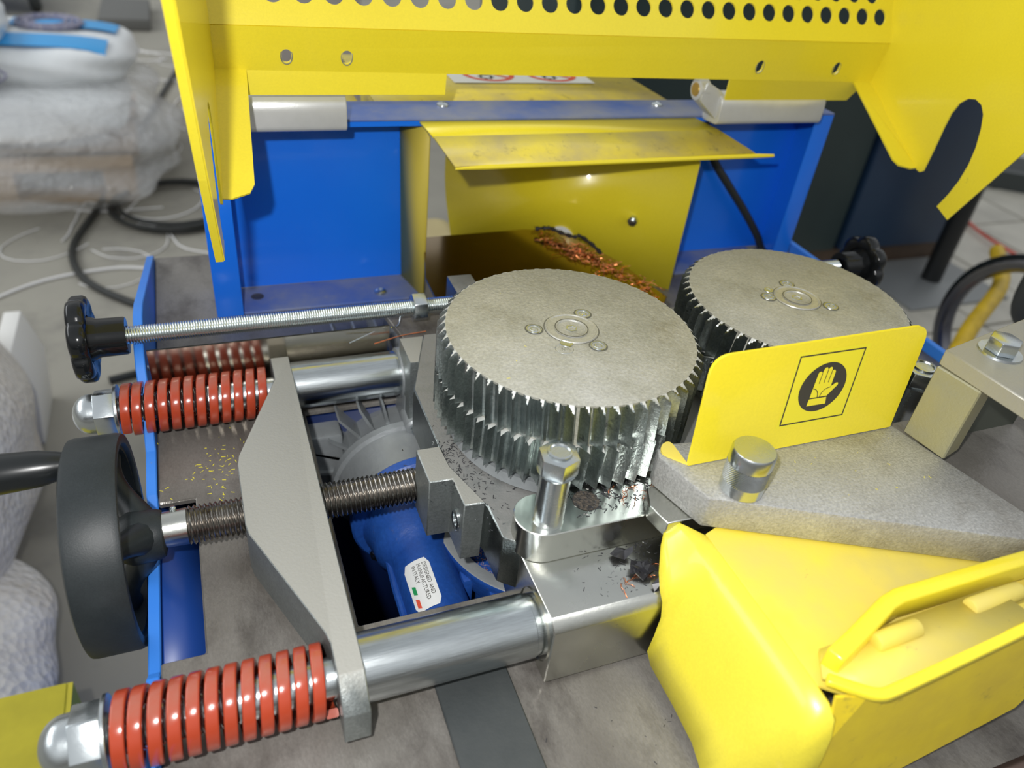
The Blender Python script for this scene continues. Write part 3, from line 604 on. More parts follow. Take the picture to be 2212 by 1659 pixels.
# chute roof behind the bar
RB = 0.60
MB().add([(-0.060, 0.392, 0.045), (0.303, 0.392, 0.045), (0.303, RB, 0.043), (-0.060, RB, 0.043)], [(0, 1, 2, 3)]).build('chute_roof', YDIRT, ch, solid=0.0022)
MB().box(-0.16, -0.062, 0.392, 0.60, 0.018, 0.021).build('roof_wing', YDIRT, ch)
st = MB().box(0.0505, 0.2360, 0.4690, 0.5150, 0.0464, 0.0468).build('warning_sticker', WHITE, ch, label='white sticker with two red prohibition circles', bevel=0)
for cx0 in (0.104, 0.189):
    mbr = MB(); N = 48; vs = []; fs = []
    rx, ry = 0.0335, 0.030
    for rr0 in (1.0, 0.80):
        for k in range(N): t = 2 * PI * k / N; vs.append((cx0 + rx * rr0 * math.cos(t), 0.5045 + ry * rr0 * math.sin(t), 0.0471))
    for k in range(N): fs.append((k, (k + 1) % N, N + (k + 1) % N, N + k))
    b = len(vs); vs += [(cx0 - 0.022, 0.5245, 0.0472), (cx0 - 0.019, 0.5275, 0.0472), (cx0 + 0.026, 0.4905, 0.0472), (cx0 + 0.022, 0.4870, 0.0472)]; fs.append((b, b + 1, b + 2, b + 3))
    mbr.add(vs, fs).build('prohibition_circle', REDI, st, smooth=False)
    mg = MB(); G = 32; vs = []; gx, gy = cx0 - 0.006, 0.4935
    for k in range(G):
        r = 0.0105 if (k // 2) % 2 else 0.0082; t = 2 * PI * k / G; vs.append((gx + r * math.cos(t), gy + r * math.sin(t), 0.04705))
    for k in range(G): t = 2 * PI * k / G; vs.append((gx + 0.0055 * math.cos(t), gy + 0.0055 * math.sin(t), 0.04705))
    mg.add(vs, [(k, (k + 1) % G, G + (k + 1) % G, G + k) for k in range(G)]).build('printed_gear', INK, st, smooth=False)

cb = MB().tube(cat_path([(0.335, 0.372, 0.045), (0.352, 0.375, 0.018), (0.372, 0.372, -0.02), (0.4, 0.366, -0.052), (0.436, 0.362, -0.090), (0.470, 0.362, -0.128), (0.485, 0.361, -0.150), (0.488, 0.340, -0.156)]), 0.0052, 12).build('hinge_cable', CABLE)
tag(cb, 'black cable hanging from the right hinge down the blue back panel', 'cable')

# ================================================================ HINGES
def hinge(label, x0, x1, pin_side):
    left = pin_side > 0
    t = thing('cover_hinge', label, 'hinge')
    prof = rnd_poly([(0.300, 0.048), (0.331, 0.046), (0.333, 0.0505), (0.3335, 0.074), (0.318, 0.083), (0.305, 0.080), (0.300, 0.072)], 0.006, 4)
    MB().prism(prof, (x0, x1), YZ).build('hinge_body', ALU, t, bevel=0.0018, seg=3)
    if left: return t
    xa, xb = (x0 - 0.0265, x0 + 0.004) if pin_side < 0 else (x1 - 0.004, x1 + 0.0265)
    arm = [(xa, 0.074), (xb, 0.050), (xb, 0.082), (xa + 0.006, 0.094)] if pin_side < 0 else [(xa, 0.050), (xb, 0.074), (xb - 0.006, 0.094), (xa, 0.082)]
    MB().prism(rnd_poly(arm, 0.006, 4), (0.306, 0.328), XZ).build('hinge_arm', ALU, t, bevel=0.002, seg=3)
    xc = x0 - 0.027 if pin_side < 0 else x1 + 0.027
    MB().lathe([(0, 0.0085), (0.0008, 0.0115), (0.012, 0.0118), (0.014, 0.010)], (xc if pin_side < 0 else xc - 0.014, 0.3175, 0.0830), 'x', 36).build('hinge_barrel', ALU, t)
    MB().lathe([(-0.0010, 0.0070), (0.001, 0.0080)], (xc if pin_side < 0 else xc - 0.001, 0.3175, 0.0830), 'x', 28).build('brass_pin_cap', BRASS, t)
    return t
hinge('silver cover hinge on the right, with brass pin cap showing at its left end', 0.3090, 0.4560, -1)
hinge('silver cover hinge on the left, below the small folded yellow tab', -0.1970, -0.1080, 0.0 + 1)

# ================================================================ YELLOW PERFORATED COVER
cov = thing('perforated_cover', 'large raised yellow sheet-metal cover with punched round holes', 'cover')
XL, XR = -0.2215, 0.5050
yb, zb = 0.285, 0.1430          # bend line
lean = 0.45
def up(h): return (yb + lean * h / math.hypot(1, lean), zb + h / math.hypot(1, lean))
pitch = 0.0252; r_h = 0.0086; row_h = 0.0224
rows = 8; h0 = 0.0155
seg = 20
x_last = 0.4865
from mathutils.geometry import tessellate_polygon
def holed(name, outer, holes_, fn, m, parent, th=0.002):
    loops = [[Vector((a, b, 0)) for a, b in outer]] + [[Vector((a, b, 0)) for a, b in h] for h in holes_]
    flat = [p for L in loops for p in L]; tris = tessellate_polygon(loops)
    return MB().add([fn(p.x, p.y) for p in flat], tris).build(name, m, parent, solid=th, smooth=False)
hl = []
for rr_ in range(rows):
    hc = h0 + rr_ * row_h + row_h / 2; off = 0 if rr_ % 2 == 0 else -pitch / 2
    for c_ in range(27):
        cx = x_last + off - c_ * pitch
        hl.append([(cx + r_h * math.cos(2 * PI * k / seg), hc + r_h * math.sin(2 * PI * k / seg)) for k in range(seg)])
holed('perforated_panel', [(XL, 0), (XR, 0), (XR, 0.42), (XL, 0.42)], hl, lambda a, b: (a, *up(b)), YEL, cov)
# lower strip with bolt slots
yl, zl = 0.2940, 0.1000
def zlx(x): return 0.1058 - 0.0075 * (x - XL) / (XR - XL)
def lowp(x, f): return (x, yb + (yl - yb) * f, zb + (zlx(x) - zb) * f)
slots = [-0.1610, -0.1090, 0.3380, 0.4440]
f0, f1 = 0.42, 0.88; fm = (f0 + f1) / 2; hl = []
for s_ in slots:
    hl.append([(s_ + 0.0042 * math.cos(t), fm + (0.055 if math.sin(t) > 0 else -0.055) + 0.10 * math.sin(t)) for t in [2 * PI * (k + 0.5) / 24 for k in range(24)]])
holed('lower_strip', [(XL, 0), (XR, 0), (XR, 1), (XL, 1)], hl, lambda a, b: lowp(a, b), YEL, cov)
for s_ in slots:
    c = lowp(s_, (f0 + f1) / 2)
    pts_ = [(c[0] + 0.0050 * math.cos(t), c[1] - 0.001 - 0.0026 * math.sin(t) * 0.3, c[2] + 0.0072 * math.sin(t)) for t in [2 * PI * k / 24 for k in range(24)]]
    MB().tube(pts_, 0.00055, 6, True).build('slot_burr', ZINC, cov)
# bottom flanges
def flange(xa, xb, cut):
    MB().prism([(xa, zl), (xb, zl), (xb + cut, 0.0765), (xa, 0.0765)] if cut >= 0 else [(xa, zl), (xb, zl), (xb, 0.0765), (xa, 0.0765)], (0.2980, 0.3000), lambda a, b, h: (a, h + (zl - b) * 0.0, b)).build('bottom_flange', YEL, cov)
MB().add([(-0.1985, yl, zlx(-0.1985)), (-0.0150, yl, zlx(-0.015)), (-0.0165, 0.2915, 0.0850), (-0.1985, 0.2915, 0.0850)], [(0, 1, 2, 3)]).build('bottom_flange', YEL, cov, solid=0.002, smooth=False)
MB().add([(0.3060, yl, zlx(0.306)), (0.497, yl, zlx(0.497)), (0.487, 0.3035, 0.0750), (0.3130, 0.3035, 0.0750)], [(0, 1, 2, 3)]).build('bottom_flange', YEL, cov, solid=0.002, smooth=False)
# side plates
def side_outline(d):
    hook = [(0.1750, 0.036), (0.1735, 0.060), (0.1726, 0.085), (0.1712, 0.1000), (0.1668, 0.1120), (0.1590, 0.1195), (0.1500, 0.1215), (0.1410, 0.1185), (0.1345, 0.1110), (0.1300, 0.0985), (0.1262, 0.080), (0.1255, 0.062), (0.1280, 0.043), (0.1330, 0.026), (0.1398, 0.0095 + d), (0.1212, 0.0022 + d), (0.0735, 0.0965), (0.030, 0.185), (-0.03, 0.31), (0.10, 0.44), (0.44, 0.49)]
    pts = [(yb, zb), (0.2940, 0.0983 if d == 0 else 0.1058), (0.2100, 0.0480), (0.190, 0.0375), (0.1830, 0.0340), (0.1785, 0.0335)] + hook
    return pts
for (xb_, sgn, flare) in ((XR, 1, 0.0), (XL, -1, -0.085)):
    mb = MB(); vs = [(xb_ + (0 if sgn > 0 else flare * (yb - y) * 1.0 if y < yb else 0), y, z) for y, z in side_outline(0 if sgn > 0 else 0.012)]
    mb.add(vs, [tuple(range(len(vs)))]).build('side_plate', YEL, cov, solid=0.002, smooth=False)
    if sgn < 0:
        hx = lambda y: xb_ + flare * (yb - y)
        hv = [(hx(y) + dx, y, z) for dx in (0.0, -0.0055) for y, z in ((0.1212, 0.0142), (0.0735, 0.0965), (0.030, 0.185), (-0.03, 0.31))]
        MB().add(hv, [(0, 1, 5, 4), (1, 2, 6, 5), (2, 3, 7, 6)]).build('front_hem', YEL, cov, solid=0.002, smooth=False)
    # tab flange folded inward along the lower rear edge
    w_ = -0.026 * sgn; fx = lambda y: xb_ + (0 if sgn > 0 else flare * (yb - y))
    zc = 0.0983 if sgn > 0 else 0.1055
    tabv = [(fx(0.294), 0.2940, zc), (fx(0.20), 0.2000, 0.0425), (fx(0.186) , 0.1860, 0.0350), (fx(0.186) + w_ * 0.3, 0.1860, 0.0345), (fx(0.188) + w_ * 0.85, 0.1905, 0.0370), (fx(0.195) + w_, 0.1980, 0.0410), (fx(0.294) + w_, 0.2940, zc)]
    MB().add(tabv, [tuple(range(len(tabv)))]).build('side_tab', YEL, cov, solid=0.002, smooth=False)

# ================================================================ GUIDE PLATE, SHIELD, KNOB, BRACKET
gp = thing('guide_plate', 'thick blasted steel guide plate under the yellow hand-sign shield', 'guide plate')
outl = [(0.0195, -0.1120), (0.0240, -0.1070), (0.0330, -0.1040), (0.2125, -0.1200), (0.2380, -0.2230), (0.2560, -0.2650), (0.0335, -0.1565), ]
outl = [(0.0205, -0.1115), (0.0240, -0.1040), (0.0330, -0.1010), (0.2150, -0.1190), (0.2470, -0.2560), (0.0330, -0.1560)]
MB().prism(outl, (-0.0605, -0.0350), XY).build('plate_body', GUIDE, gp, bevel=0.0016, seg=2)
for z_ in [ -0.058 + 0.0017 * i for i in range(13)]:
    pass
lower = MB().prism([(0.225, -0.110), (0.50, -0.110), (0.50, -0.32), (0.250, -0.262), ], (-0.0700, -0.0480), XY).build('lower_plate', PLATE)
tag(lower, 'dark stained steel plate beside the right-hand angle bracket', 'plate')

shd = thing('hand_sign_shield', 'upright yellow shield plate carrying the black hand sign', 'shield')
def shp(x, h, off=0.0):   # point on the shield: h = height above its foot
    return (x, -0.1245 + 0.08 * h - off, -0.0345 + h)
outs = rnd_poly([(0.0355, 0.0), (0.2120, 0.0), (0.2125, 0.0855), (0.0352, 0.0835)], 0.014, 6, [2, 3])
MB().add([shp(x, h) for x, h in outs] , [tuple(range(len(outs)))]).build('shield_plate', YEL, shd, solid=0.0022, smooth=False)
MB().prism(rnd_poly([(0.0355, -0.1245), (0.0360, -0.1000), (0.0280, -0.1020), (0.0225, -0.1100)], 0.006, 4, [1, 2, 3]), (-0.0349, -0.0333), XY).build('foot_tab', YDUST, shd)
def sticker(name, pts, m, lvl, parent):   # pts in world x, z
    return MB().add([shp(x, z + 0.0345, 0.00115 + lvl * 0.00012) for x, z in pts], [tuple(range(len(pts)))]).build(name, m, parent, smooth=False)
sg = sticker('hand_sign', [(0.1015, -0.0168), (0.1620, -0.0168), (0.1622, 0.0430), (0.1020, 0.0430)], SIGNY, 0.2, shd); sg['label'] = 'yellow sticker with black circle and yellow hand'
cxs, czs, hs = 0.1314, 0.0129, 0.0276
fr_v = [(cxs - hs, czs - hs), (cxs + hs, czs - hs), (cxs + hs, czs + hs), (cxs - hs, czs + hs)]; q_ = hs - 0.0011
fr_i = [(cxs - q_, czs - q_), (cxs + q_, czs - q_), (cxs + q_, czs + q_), (cxs - q_, czs + q_)]
MB().add([shp(x, z + 0.0345, 0.0013) for x, z in fr_v + fr_i], [(i, (i + 1) % 4, 4 + (i + 1) % 4, 4 + i) for i in range(4)]).build('sign_border', INK, sg, smooth=False)
sticker('sign_circle', [(cxs + 0.0195 * math.cos(t), czs + 0.0195 * math.sin(t)) for t in [2 * PI * k / 48 for k in range(48)]], INK, 1.2, sg)
sticker('sign_cuff', [(0.1222, -0.0011), (0.1386, -0.0013), (0.1376, 0.0042), (0.1226, 0.0044)], SIGNY, 2.4, sg)
palm = [(0.1228, 0.0053), (0.1232, 0.0133), (0.1238, 0.0250), (0.1245, 0.0259), (0.1258, 0.0261), (0.1268, 0.0253), (0.1272, 0.0240), (0.1278, 0.0275), (0.1286, 0.0287), (0.1298, 0.0289), (0.1308, 0.0281), (0.1314, 0.0265), (0.1322, 0.0281), (0.1332, 0.0287), (0.1344, 0.0283), (0.1350, 0.0268), (0.1355, 0.0256), (0.1366, 0.0261), (0.1378, 0.0257), (0.1385, 0.0243), (0.1384, 0.0128), (0.1420, 0.0150), (0.1432, 0.0151), (0.1442, 0.0144), (0.1442, 0.0130), (0.1375, 0.0053)]
sticker('sign_hand', palm, SIGNY, 2.4, sg)
def sline(pts, wd):
    for a, b in zip(pts, pts[1:]):
        dx, dz = b[0] - a[0], b[1] - a[1]; L = math.hypot(dx, dz); nx_, nz_ = -dz / L * wd, dx / L * wd
        yield [(a[0] + nx_, a[1] + nz_), (b[0] + nx_, b[1] + nz_), (b[0] - nx_, b[1] - nz_), (a[0] - nx_, a[1] - nz_)]
mb = MB()
for ln in ([(0.1272, 0.0245), (0.1270, 0.0165)], [(0.1314, 0.0268), (0.1310, 0.0164)], [(0.1352, 0.0262), (0.1347, 0.0165)],
           [(0.1232, 0.0129), (0.1255, 0.0122), (0.1275, 0.0104), (0.1287, 0.0080), (0.1292, 0.0051)], [(0.1310, 0.0055), (0.1318, 0.0085), (0.1335, 0.0108), (0.1358, 0.0118), (0.1384, 0.0124)]):
    for q in sline(ln, 0.00028): mb.add([shp(x, z + 0.0345, 0.00158) for x, z in q], [(0, 1, 2, 3)])
mb.build('sign_lines', INK, sg, smooth=False)

kn = thing('knurled_knob', 'small zinc knurled thumb knob standing on the thick guide plate', 'knob')
kx, ky, kz = 0.0585, -0.1535, -0.0348
prof = [(0.0, 0.0128), (0.001, 0.0140), (0.0095, 0.0140)]
MB().lathe([(0.0, 0.0125), (0.0012, 0.0142), (0.0095, 0.0142), (0.0095, 0.0136)], (kx, ky, kz), 'z', 48).build('knob_base', ZINC, kn)
mb = MB(); N = 120; lv = 13; vs = []; fs = []
for i in range(lv):
    for k in range(N):
        t = 2 * PI * k / N; r = 0.0141 + (0.0004 if (i + k) % 2 else -0.0001); vs.append((kx + r * math.cos(t), ky + r * math.sin(t), kz + 0.0095 + 0.0135 * i / (lv - 1)))
for i in range(lv - 1):
    for k in range(N): fs.append((i * N + k, i * N + (k + 1) % N, (i + 1) * N + (k + 1) % N, (i + 1) * N + k))
mb.add(vs, fs).build('knurled_band', ZINC, kn, smooth=False)
MB().lathe([(0.023, 0.0137), (0.023, 0.0142), (0.0325, 0.0142), (0.0340, 0.0132), (0.0340, 0.0001)], (kx, ky, kz), 'z', 48, caps=False).build('knob_top', ZINC, kn)

abr = thing('angle_bracket', 'yellow-tinged steel angle bracket with hex bolt on top, at the right edge', 'bracket')
MB().prism([(0.2185, -0.1320), (0.2240, -0.1660), (0.2450, -0.1600), (0.2390, -0.1330)], (-0.0350, 0.0250), XY).build('bracket_post', mat('steel_yellow_reflection', (0.46, 0.42, 0.20), 0.42, 0.6, (0.36, 0.36, 0.30), 14, 0.5, bump=0.15, bscale=500), abr, bevel=0.001, seg=1)  # yellow reflection painted into the post's steel colour
MB().prism([(0.2205, -0.1310), (0.2290, -0.2100), (0.3300, -0.2100), (0.3300, -0.1080)], (0.0250, 0.0375), XY).build('bracket_top', mat('yellowish_steel_top', (0.42, 0.40, 0.30), 0.45, 0.5, (0.36, 0.35, 0.32), 20, 0.5, bump=0.15, bscale=500), abr, bevel=0.001, seg=1)
MB().box(0.2440, 0.34, -0.1350, -0.1310, -0.0480, 0.0230).build('bracket_web', mat('dark_steel_web', (0.16, 0.18, 0.15), 0.3, 0.8), abr)
hbx, hby = 0.2590, -0.1430
MB().lathe([(0.0375, 0.0150), (0.0390, 0.0145)], (hbx, hby, 0), 'z', 32).build('flange_washer', ZINC, abr)
MB().hexa(0.0390, 0.0490, 0.0110, (hbx, hby, 0), 'z', 0.5).build('hex_head', ZINC, abr, bevel=0.0008)

# ================================================================ YELLOW FEED GUARD (front right)
fg = thing('feed_guard', 'yellow folded feed guard with sloping flap, at the lower right', 'feed guard')
# tray
tr = [(0.0345, -0.1625), (0.0345, -0.2740), (0.0400, -0.2790), (0.0520, -0.2880), (0.1450, -0.2820), (0.33, -0.2700), (0.33, -0.2300), (0.2560, -0.2700), (0.0400, -0.1600)]
tr = [(0.0345, -0.1620), (0.0345, -0.2760), (0.0520, -0.2895), (0.33, -0.2750), (0.33, -0.20), (0.245, -0.20), (0.0450, -0.1585)]
MB().prism(tr, (-0.0640, -0.0620), XY).build('tray', YDUST, fg)
# sloping flap: ruled from the fold (x = .034) to its wavy lower edge
fold = [(0.0205, -0.1440, -0.0635), (0.0270, -0.1520, -0.0632), (0.0340, -0.1620, -0.0630), (0.0345, -0.1700, -0.0625), (0.0345, -0.1760, -0.0625), (0.0345, -0.1830, -0.0625), (0.0345, -0.1900, -0.0625), (0.0345, -0.2000, -0.0625), (0.0345, -0.2100, -0.0625), (0.0345, -0.2400, -0.0625), (0.0345, -0.2700, -0.0625), (0.0350, -0.2860, -0.0640), (0.0350, -0.2930, -0.0690), (0.0350, -0.2965, -0.0800), (0.0350, -0.2985, -0.1000), (0.0350, -0.3010, -0.16)]
edge = [(0.0165, -0.1425, -0.0660), (0.0100, -0.1520, -0.0770), (0.0045, -0.1640, -0.0880), (0.0022, -0.1720, -0.0950), (0.0030, -0.1770, -0.1020), (0.0035, -0.1800, -0.1150), (0.0015, -0.1815, -0.1300), (-0.0010, -0.1830, -0.1450), (-0.0005, -0.1900, -0.1520), (0.0005, -0.2200, -0.1545), (0.0000, -0.2450, -0.1560), (-0.0010, -0.2580, -0.1610), (-0.0010, -0.2640, -0.170), (-0.0010, -0.2660, -0.190), (-0.0010, -0.2680, -0.21), (-0.0010, -0.2700, -0.24)]
mb = MB(); m_ = len(fold); vs = []; K = 4
for f_, e_ in zip(fold, edge):
    for k in range(K + 1):
        t = k / K; bul = 0.0
        vs.append((f_[0] + (e_[0] - f_[0]) * t - bul, f_[1] + (e_[1] - f_[1]) * t, f_[2] + (e_[2] - f_[2]) * t + bul * 0.8))
fs = [(i * (K + 1) + k, i * (K + 1) + k + 1, (i + 1) * (K + 1) + k + 1, (i + 1) * (K + 1) + k) for i in range(m_ - 1) for k in range(K)]
mb.add(vs, fs).build('side_flap', mat('yellow_paint_shaded', (0.76, 0.655, 0.05), 0.33, 0, (0.70, 0.59, 0.04), 8, 0.5, (0.26, 0.21, 0.07), 70, 0.69, 0.78, coat=0.3, grain=0.04, gscale=500), fg, solid=0.002, angle=40)  # flap's turn away from the flash painted in as a darker yellow
# front face below the tray
MB().add([(0.0350, -0.2870, -0.0560), (0.0352, -0.2948, -0.0900), (0.0352, -0.3010, -0.1600), (0.0700, -0.3012, -0.1640), (0.2050, -0.2984, -0.1300), (0.2170, -0.2968, -0.1130), (0.2180, -0.2905, -0.0450), (0.0520, -0.2916, -0.0560)], [tuple(range(8))]).build('front_face', YWHT, fg, solid=0.002, smooth=False)
# lower lip rail and upper cranked rail with hinge knuckles
lip = cat_path([(0.0350, -0.2780, -0.0560), (0.0460, -0.2880, -0.0550), (0.0560, -0.2950, -0.0545), (0.0700, -0.2955, -0.0540), (0.1200, -0.2935, -0.0480), (0.1700, -0.2920, -0.0400)], 4)
def slab_along(path, w, h, name, m, parent):
    mb = MB(); vs = []; fs = []; P = [Vector(p) for p in path]
    for i, p in enumerate(P):
        t = (P[min(i + 1, len(P) - 1)] - P[max(i - 1, 0)]).normalized(); s_ = t.cross(Vector((0, 0, 1))).normalized()
        for a, b in ((-w, 0), (w, 0), (w, h), (-w, h)): vs.append(p + s_ * a + Vector((0, 0, b)))
    for i in range(len(P) - 1):
        for k in range(4): fs.append((i * 4 + k, i * 4 + (k + 1) % 4, (i + 1) * 4 + (k + 1) % 4, (i + 1) * 4 + k))
    fs += [(0, 1, 2, 3), tuple((len(P) - 1) * 4 + k for k in range(4))]
    return mb.add(vs, fs).build(name, m, parent, bevel=min(w, h) * 0.35, seg=2, angle=50)
slab_along(lip, 0.0032, 0.0050, 'lower_lip', YEL, fg)
MB().add([(0.0350, -0.2760, -0.0560), (0.0560, -0.2925, -0.0525), (0.1700, -0.2900, -0.0375), (0.1700, -0.2620, -0.0430), (0.0480, -0.2590, -0.0600)], [(0, 1, 2, 3, 4)]).build('lip_tray', YDUST, fg, solid=0.003)
uprail = [(0.0420, -0.2720, -0.0600), (0.0600, -0.2660, -0.0590), (0.0960, -0.2525, -0.0580), (0.1060, -0.2505, -0.0575), (0.1600, -0.2510, -0.0560), (0.2300, -0.2520, -0.0540)]
slab_along(uprail, 0.0052, 0.0170, 'cranked_rail', YEL, fg)
for (a, b) in (((0.0750, -0.2690, -0.0500), (0.1060, -0.2690, -0.0475)), ((0.1440, -0.2690, -0.0440), (0.1840, -0.2690, -0.0415))):
    MB().tube([a, tuple((p + q) / 2 for p, q in zip(a, b)), b], [0.0056, 0.0058, 0.0056], 16).build('hinge_knuckle', YDUST, fg, bevel=0.0015)
MB().box(0.12, 0.30, -0.3120, -0.3060, -0.190, -0.175).build('guard_foot', BLU, fg)

# ================================================================ MOTOR AND GEARBOX UNDER THE OPENING
mo = thing('electric_motor', 'grey finned electric motor below the opening, behind the blue gearbox', 'motor')
mx0, mz0 = -0.095, -0.235
MB().lathe([(0.054, 0.001), (0.054, 0.056), (0.062, 0.057), (0.088, 0.060), (0.104, 0.066), (0.110, 0.0665), (0.112, 0.070), (0.118, 0.071), (0.121, 0.069), (0.121, 0.064), (0.30, 0.064), (0.30, 0.001)], (mx0, 0, mz0), 'y', 72, caps=False).build('end_bell', CAST, mo)
for k in range(17):
    a = math.radians(-20 + k * 13.5); c_, s_ = math.cos(a), math.sin(a); v_ = []
    for y in (0.124 + 0.004 * (k % 2), 0.29):
        for r, w_ in ((0.062, 0.0018), (0.094 if k % 3 else 0.088, 0.0010)):
            for sg_ in (-1, 1): v_.append((mx0 + r * c_ - sg_ * w_ * s_, y, mz0 + r * s_ + sg_ * w_ * c_))
    MB().add(v_, [(0, 1, 3, 2), (4, 5, 7, 6), (0, 2, 6, 4), (1, 3, 7, 5), (2, 3, 7, 6), (0, 1, 5, 4)]).build('cooling_fin', CAST, mo, smooth=False)
MB().box(-0.188, -0.150, 0.128, 0.29, -0.240, -0.178).build('terminal_box', CAST, mo, bevel=0.004)
for adeg in (84, 18):
    a = math.radians(adeg); bx, bz_ = mx0 + 0.072 * math.cos(a), mz0 + 0.072 * math.sin(a)
    MB().lathe([(0.104, 0.0065), (0.106, 0.0085), (0.128, 0.0090), (0.128, 0.004)], (bx, 0, bz_), 'y', 20).build('bell_lug', CAST, mo)
    MB().lathe([(0.104, 0.0048), (0.100, 0.0046), (0.100, 0.0022), (0.103, 0.002), (0.103, 0.0001)], (bx, 0, bz_), 'y', 16, caps=False).build('bell_screw', ZINC, mo)

gb = thing('worm_gearbox', 'blue cast worm gearbox below the opening, beside the front shaft', 'gearbox')
MB().lathe([(-0.225, 0.086), (-0.203, 0.092), (-0.200, 0.092), (-0.1985, 0.0915)], (0, 0, 0), 'z', 80, caps=False).build('output_flange', BLUM, gb)
MB().lathe([(-0.1985, 0.0915), (-0.1980, 0.0905), (-0.1980, 0.0805), (-0.207, 0.080)], (0, 0, 0), 'z', 80, caps=False).build('machined_ring', CAST, gb)
MB().lathe([(-0.2072, 0.0805), (-0.2072, 0.001)], (0, 0, 0), 'z', 48, caps=False).build('flange_well', BLUM, gb)
MB().tube([(-0.110, y, -0.218) for y in (0.046, 0.038, 0.030, 0.020, 0.010, 0.004, -0.010, -0.05, -0.10, -0.16)], [0.041, 0.040, 0.038, 0.036, 0.035, 0.031, 0.0265, 0.0260, 0.0260, 0.0260], 36).build('worm_housing', BLUM, gb)
MB().lathe([(-0.32, 0.060), (-0.235, 0.070), (-0.222, 0.086)], (0, 0, 0), 'z', 56).build('gear_housing', BLUM, gb)
MB().lathe([(0.040, 0.0600), (0.042, 0.0620), (0.050, 0.0620), (0.052, 0.0605)], (-0.098, 0, -0.211), 'y', 56).build('input_flange', BLUM, gb)
for k in range(4):
    a = math.radians(168 + k * 19)
    px, py = 0.0895 * math.cos(a), 0.0895 * math.sin(a)
    MB().box(px - 0.005, px + 0.005, py - 0.007, py + 0.007, -0.255, -0.2065).build('flange_rib', BLUM, gb, bevel=0.003)
MB().tube([(-0.136, 0.006, -0.217), (-0.1375, -0.03, -0.217), (-0.1375, -0.09, -0.217), (-0.1375, -0.15, -0.217)], 0.0035, 10).build('casting_seam', BLUM, gb)
for bx, bz_ in ((-0.139, -0.243),):
    MB().hexa(0.030, 0.040, 0.0065, (bx, 0, bz_), 'y', 0.2).build('flange_bolt', ZINC, gb, bevel=0.0006)
# maker's label wrapped on the worm housing
lab = MB(); vs = []; N = 8
lx0, r0 = -0.099, 0.0398
def onh(s_, t):   # s_ along -y, t across (angle)
    a = math.radians(100 + t); return (-0.0985 + 0.0356 * math.cos(a) , s_, -0.256 + 0.0356 * math.sin(a) + 0.0012)
def hpt(y, t, lift=0.0):
    a = math.radians(t); r = 0.0260 + lift; return (-0.110 + r * math.cos(a), y, -0.218 + r * math.sin(a))
for i in range(9):
    y = -0.024 - 0.048 * i / 8; hw_ = 25 if 0 < i < 8 else 19
    for j in range(7): vs.append(hpt(y, 116 - hw_ + 2 * hw_ * j / 6, 0.0006))
gl = lab.add(vs, [(i * 7 + j, i * 7 + j + 1, (i + 1) * 7 + j + 1, (i + 1) * 7 + j) for i in range(8) for j in range(6)]).build('maker_label', WHITE, gb, label='white printed label with green and red bars')
def bar(y0, y1, t0, t1, m):
    MB().add([hpt(y0, t0, 0.0009), hpt(y0 - 0.002, t1, 0.0009), hpt(y1, t1 , 0.0009), hpt(y1 + 0.002, t0, 0.0009)], [(0, 1, 2, 3)]).build('printed_bar', m, gl, smooth=False)
bar(-0.046, -0.056, 135, 128, GRNI); bar(-0.0585, -0.069, 135, 128, REDI)
def text_obj(body, size, name, m, parent, fn):
    cu = bpy.data.curves.new(name, 'FONT'); cu.body = body; cu.size = size; cu.resolution_u = 2
    to = bpy.data.objects.new(name + '_tmp', cu); COL.objects.link(to)
    dg = bpy.context.evaluated_depsgraph_get(); me = bpy.data.meshes.new_from_object(to.evaluated_get(dg)); bpy.data.objects.remove(to, do_unlink=True)
    for v in me.vertices: v.co = fn(v.co.x, v.co.y)
    me.materials.clear(); me.materials.append(m); me.name = name
    o = bpy.data.objects.new(name, me); COL.objects.link(o); o.parent = parent; return o
for i, tx in enumerate(('DESIGNED AND', 'MANUFACTURED', 'IN ITALY')):
    text_obj(tx, 0.0050, 'label_text', INK, gl, lambda a, b, i=i: hpt(-0.0285 - a * 0.92, 104.5 + i * 10.0 - b * 2100, 0.0009))

# ================================================================ SWARF, COPPER, SHREDS
def flecks(name, label, n, area, m, z, size, cat='swarf'):
    mb = MB()
    for _ in range(n):
        x, y = area(); a = random.uniform(0, PI); L = size * random.uniform(0.4, 1.5); w_ = size * random.uniform(0.10, 0.22)
        zz = z(x, y) if callable(z) else z
        ca, sa = math.cos(a), math.sin(a); b = random.uniform(-0.5, 0.5); pts_ = []
        for s_, t_ in ((-L, -w_), (L * 0.2, -w_ + b * w_), (L, -w_ + b * L * 0.5), (L, w_ + b * L * 0.5), (L * 0.2, w_ + b * w_), (-L, w_)):
            pts_.append((x + ca * s_ - sa * t_, y + sa * s_ + ca * t_))
        mb.prism(pts_, (zz + 0.0001, zz + 0.0001 + w_ * random.uniform(0.5, 1.6)), XY)
    o = mb.build(name, m, smooth=False); return tag(o, label, cat, kind='stuff')
G = random.gauss; U = random.uniform
flecks('yellow_flecks', 'scattered yellow plastic flecks on the table beside the rear spring', 85, lambda: (-0.262 + G(0, 0.016), 0.085 + G(0, 0.022)), FLECK, TZ, 0.0013)
flecks('black_swarf', 'short black swarf on the base slab and bracket by the large wheel', 260, lambda: (-0.088 + G(0, 0.016), -0.045 + G(0, 0.022)) if random.random() < 0.5 else (-0.105 + U(0, 0.02), -0.03 + U(-0.02, 0.03)), SHRED, -0.0905, 0.0013)
flecks('black_swarf', 'black swarf scattered along the rail top around the clogged hole', 170, lambda: (U(-0.035, 0.03), U(-0.118, -0.09)), SHRED, -0.0735, 0.0014)
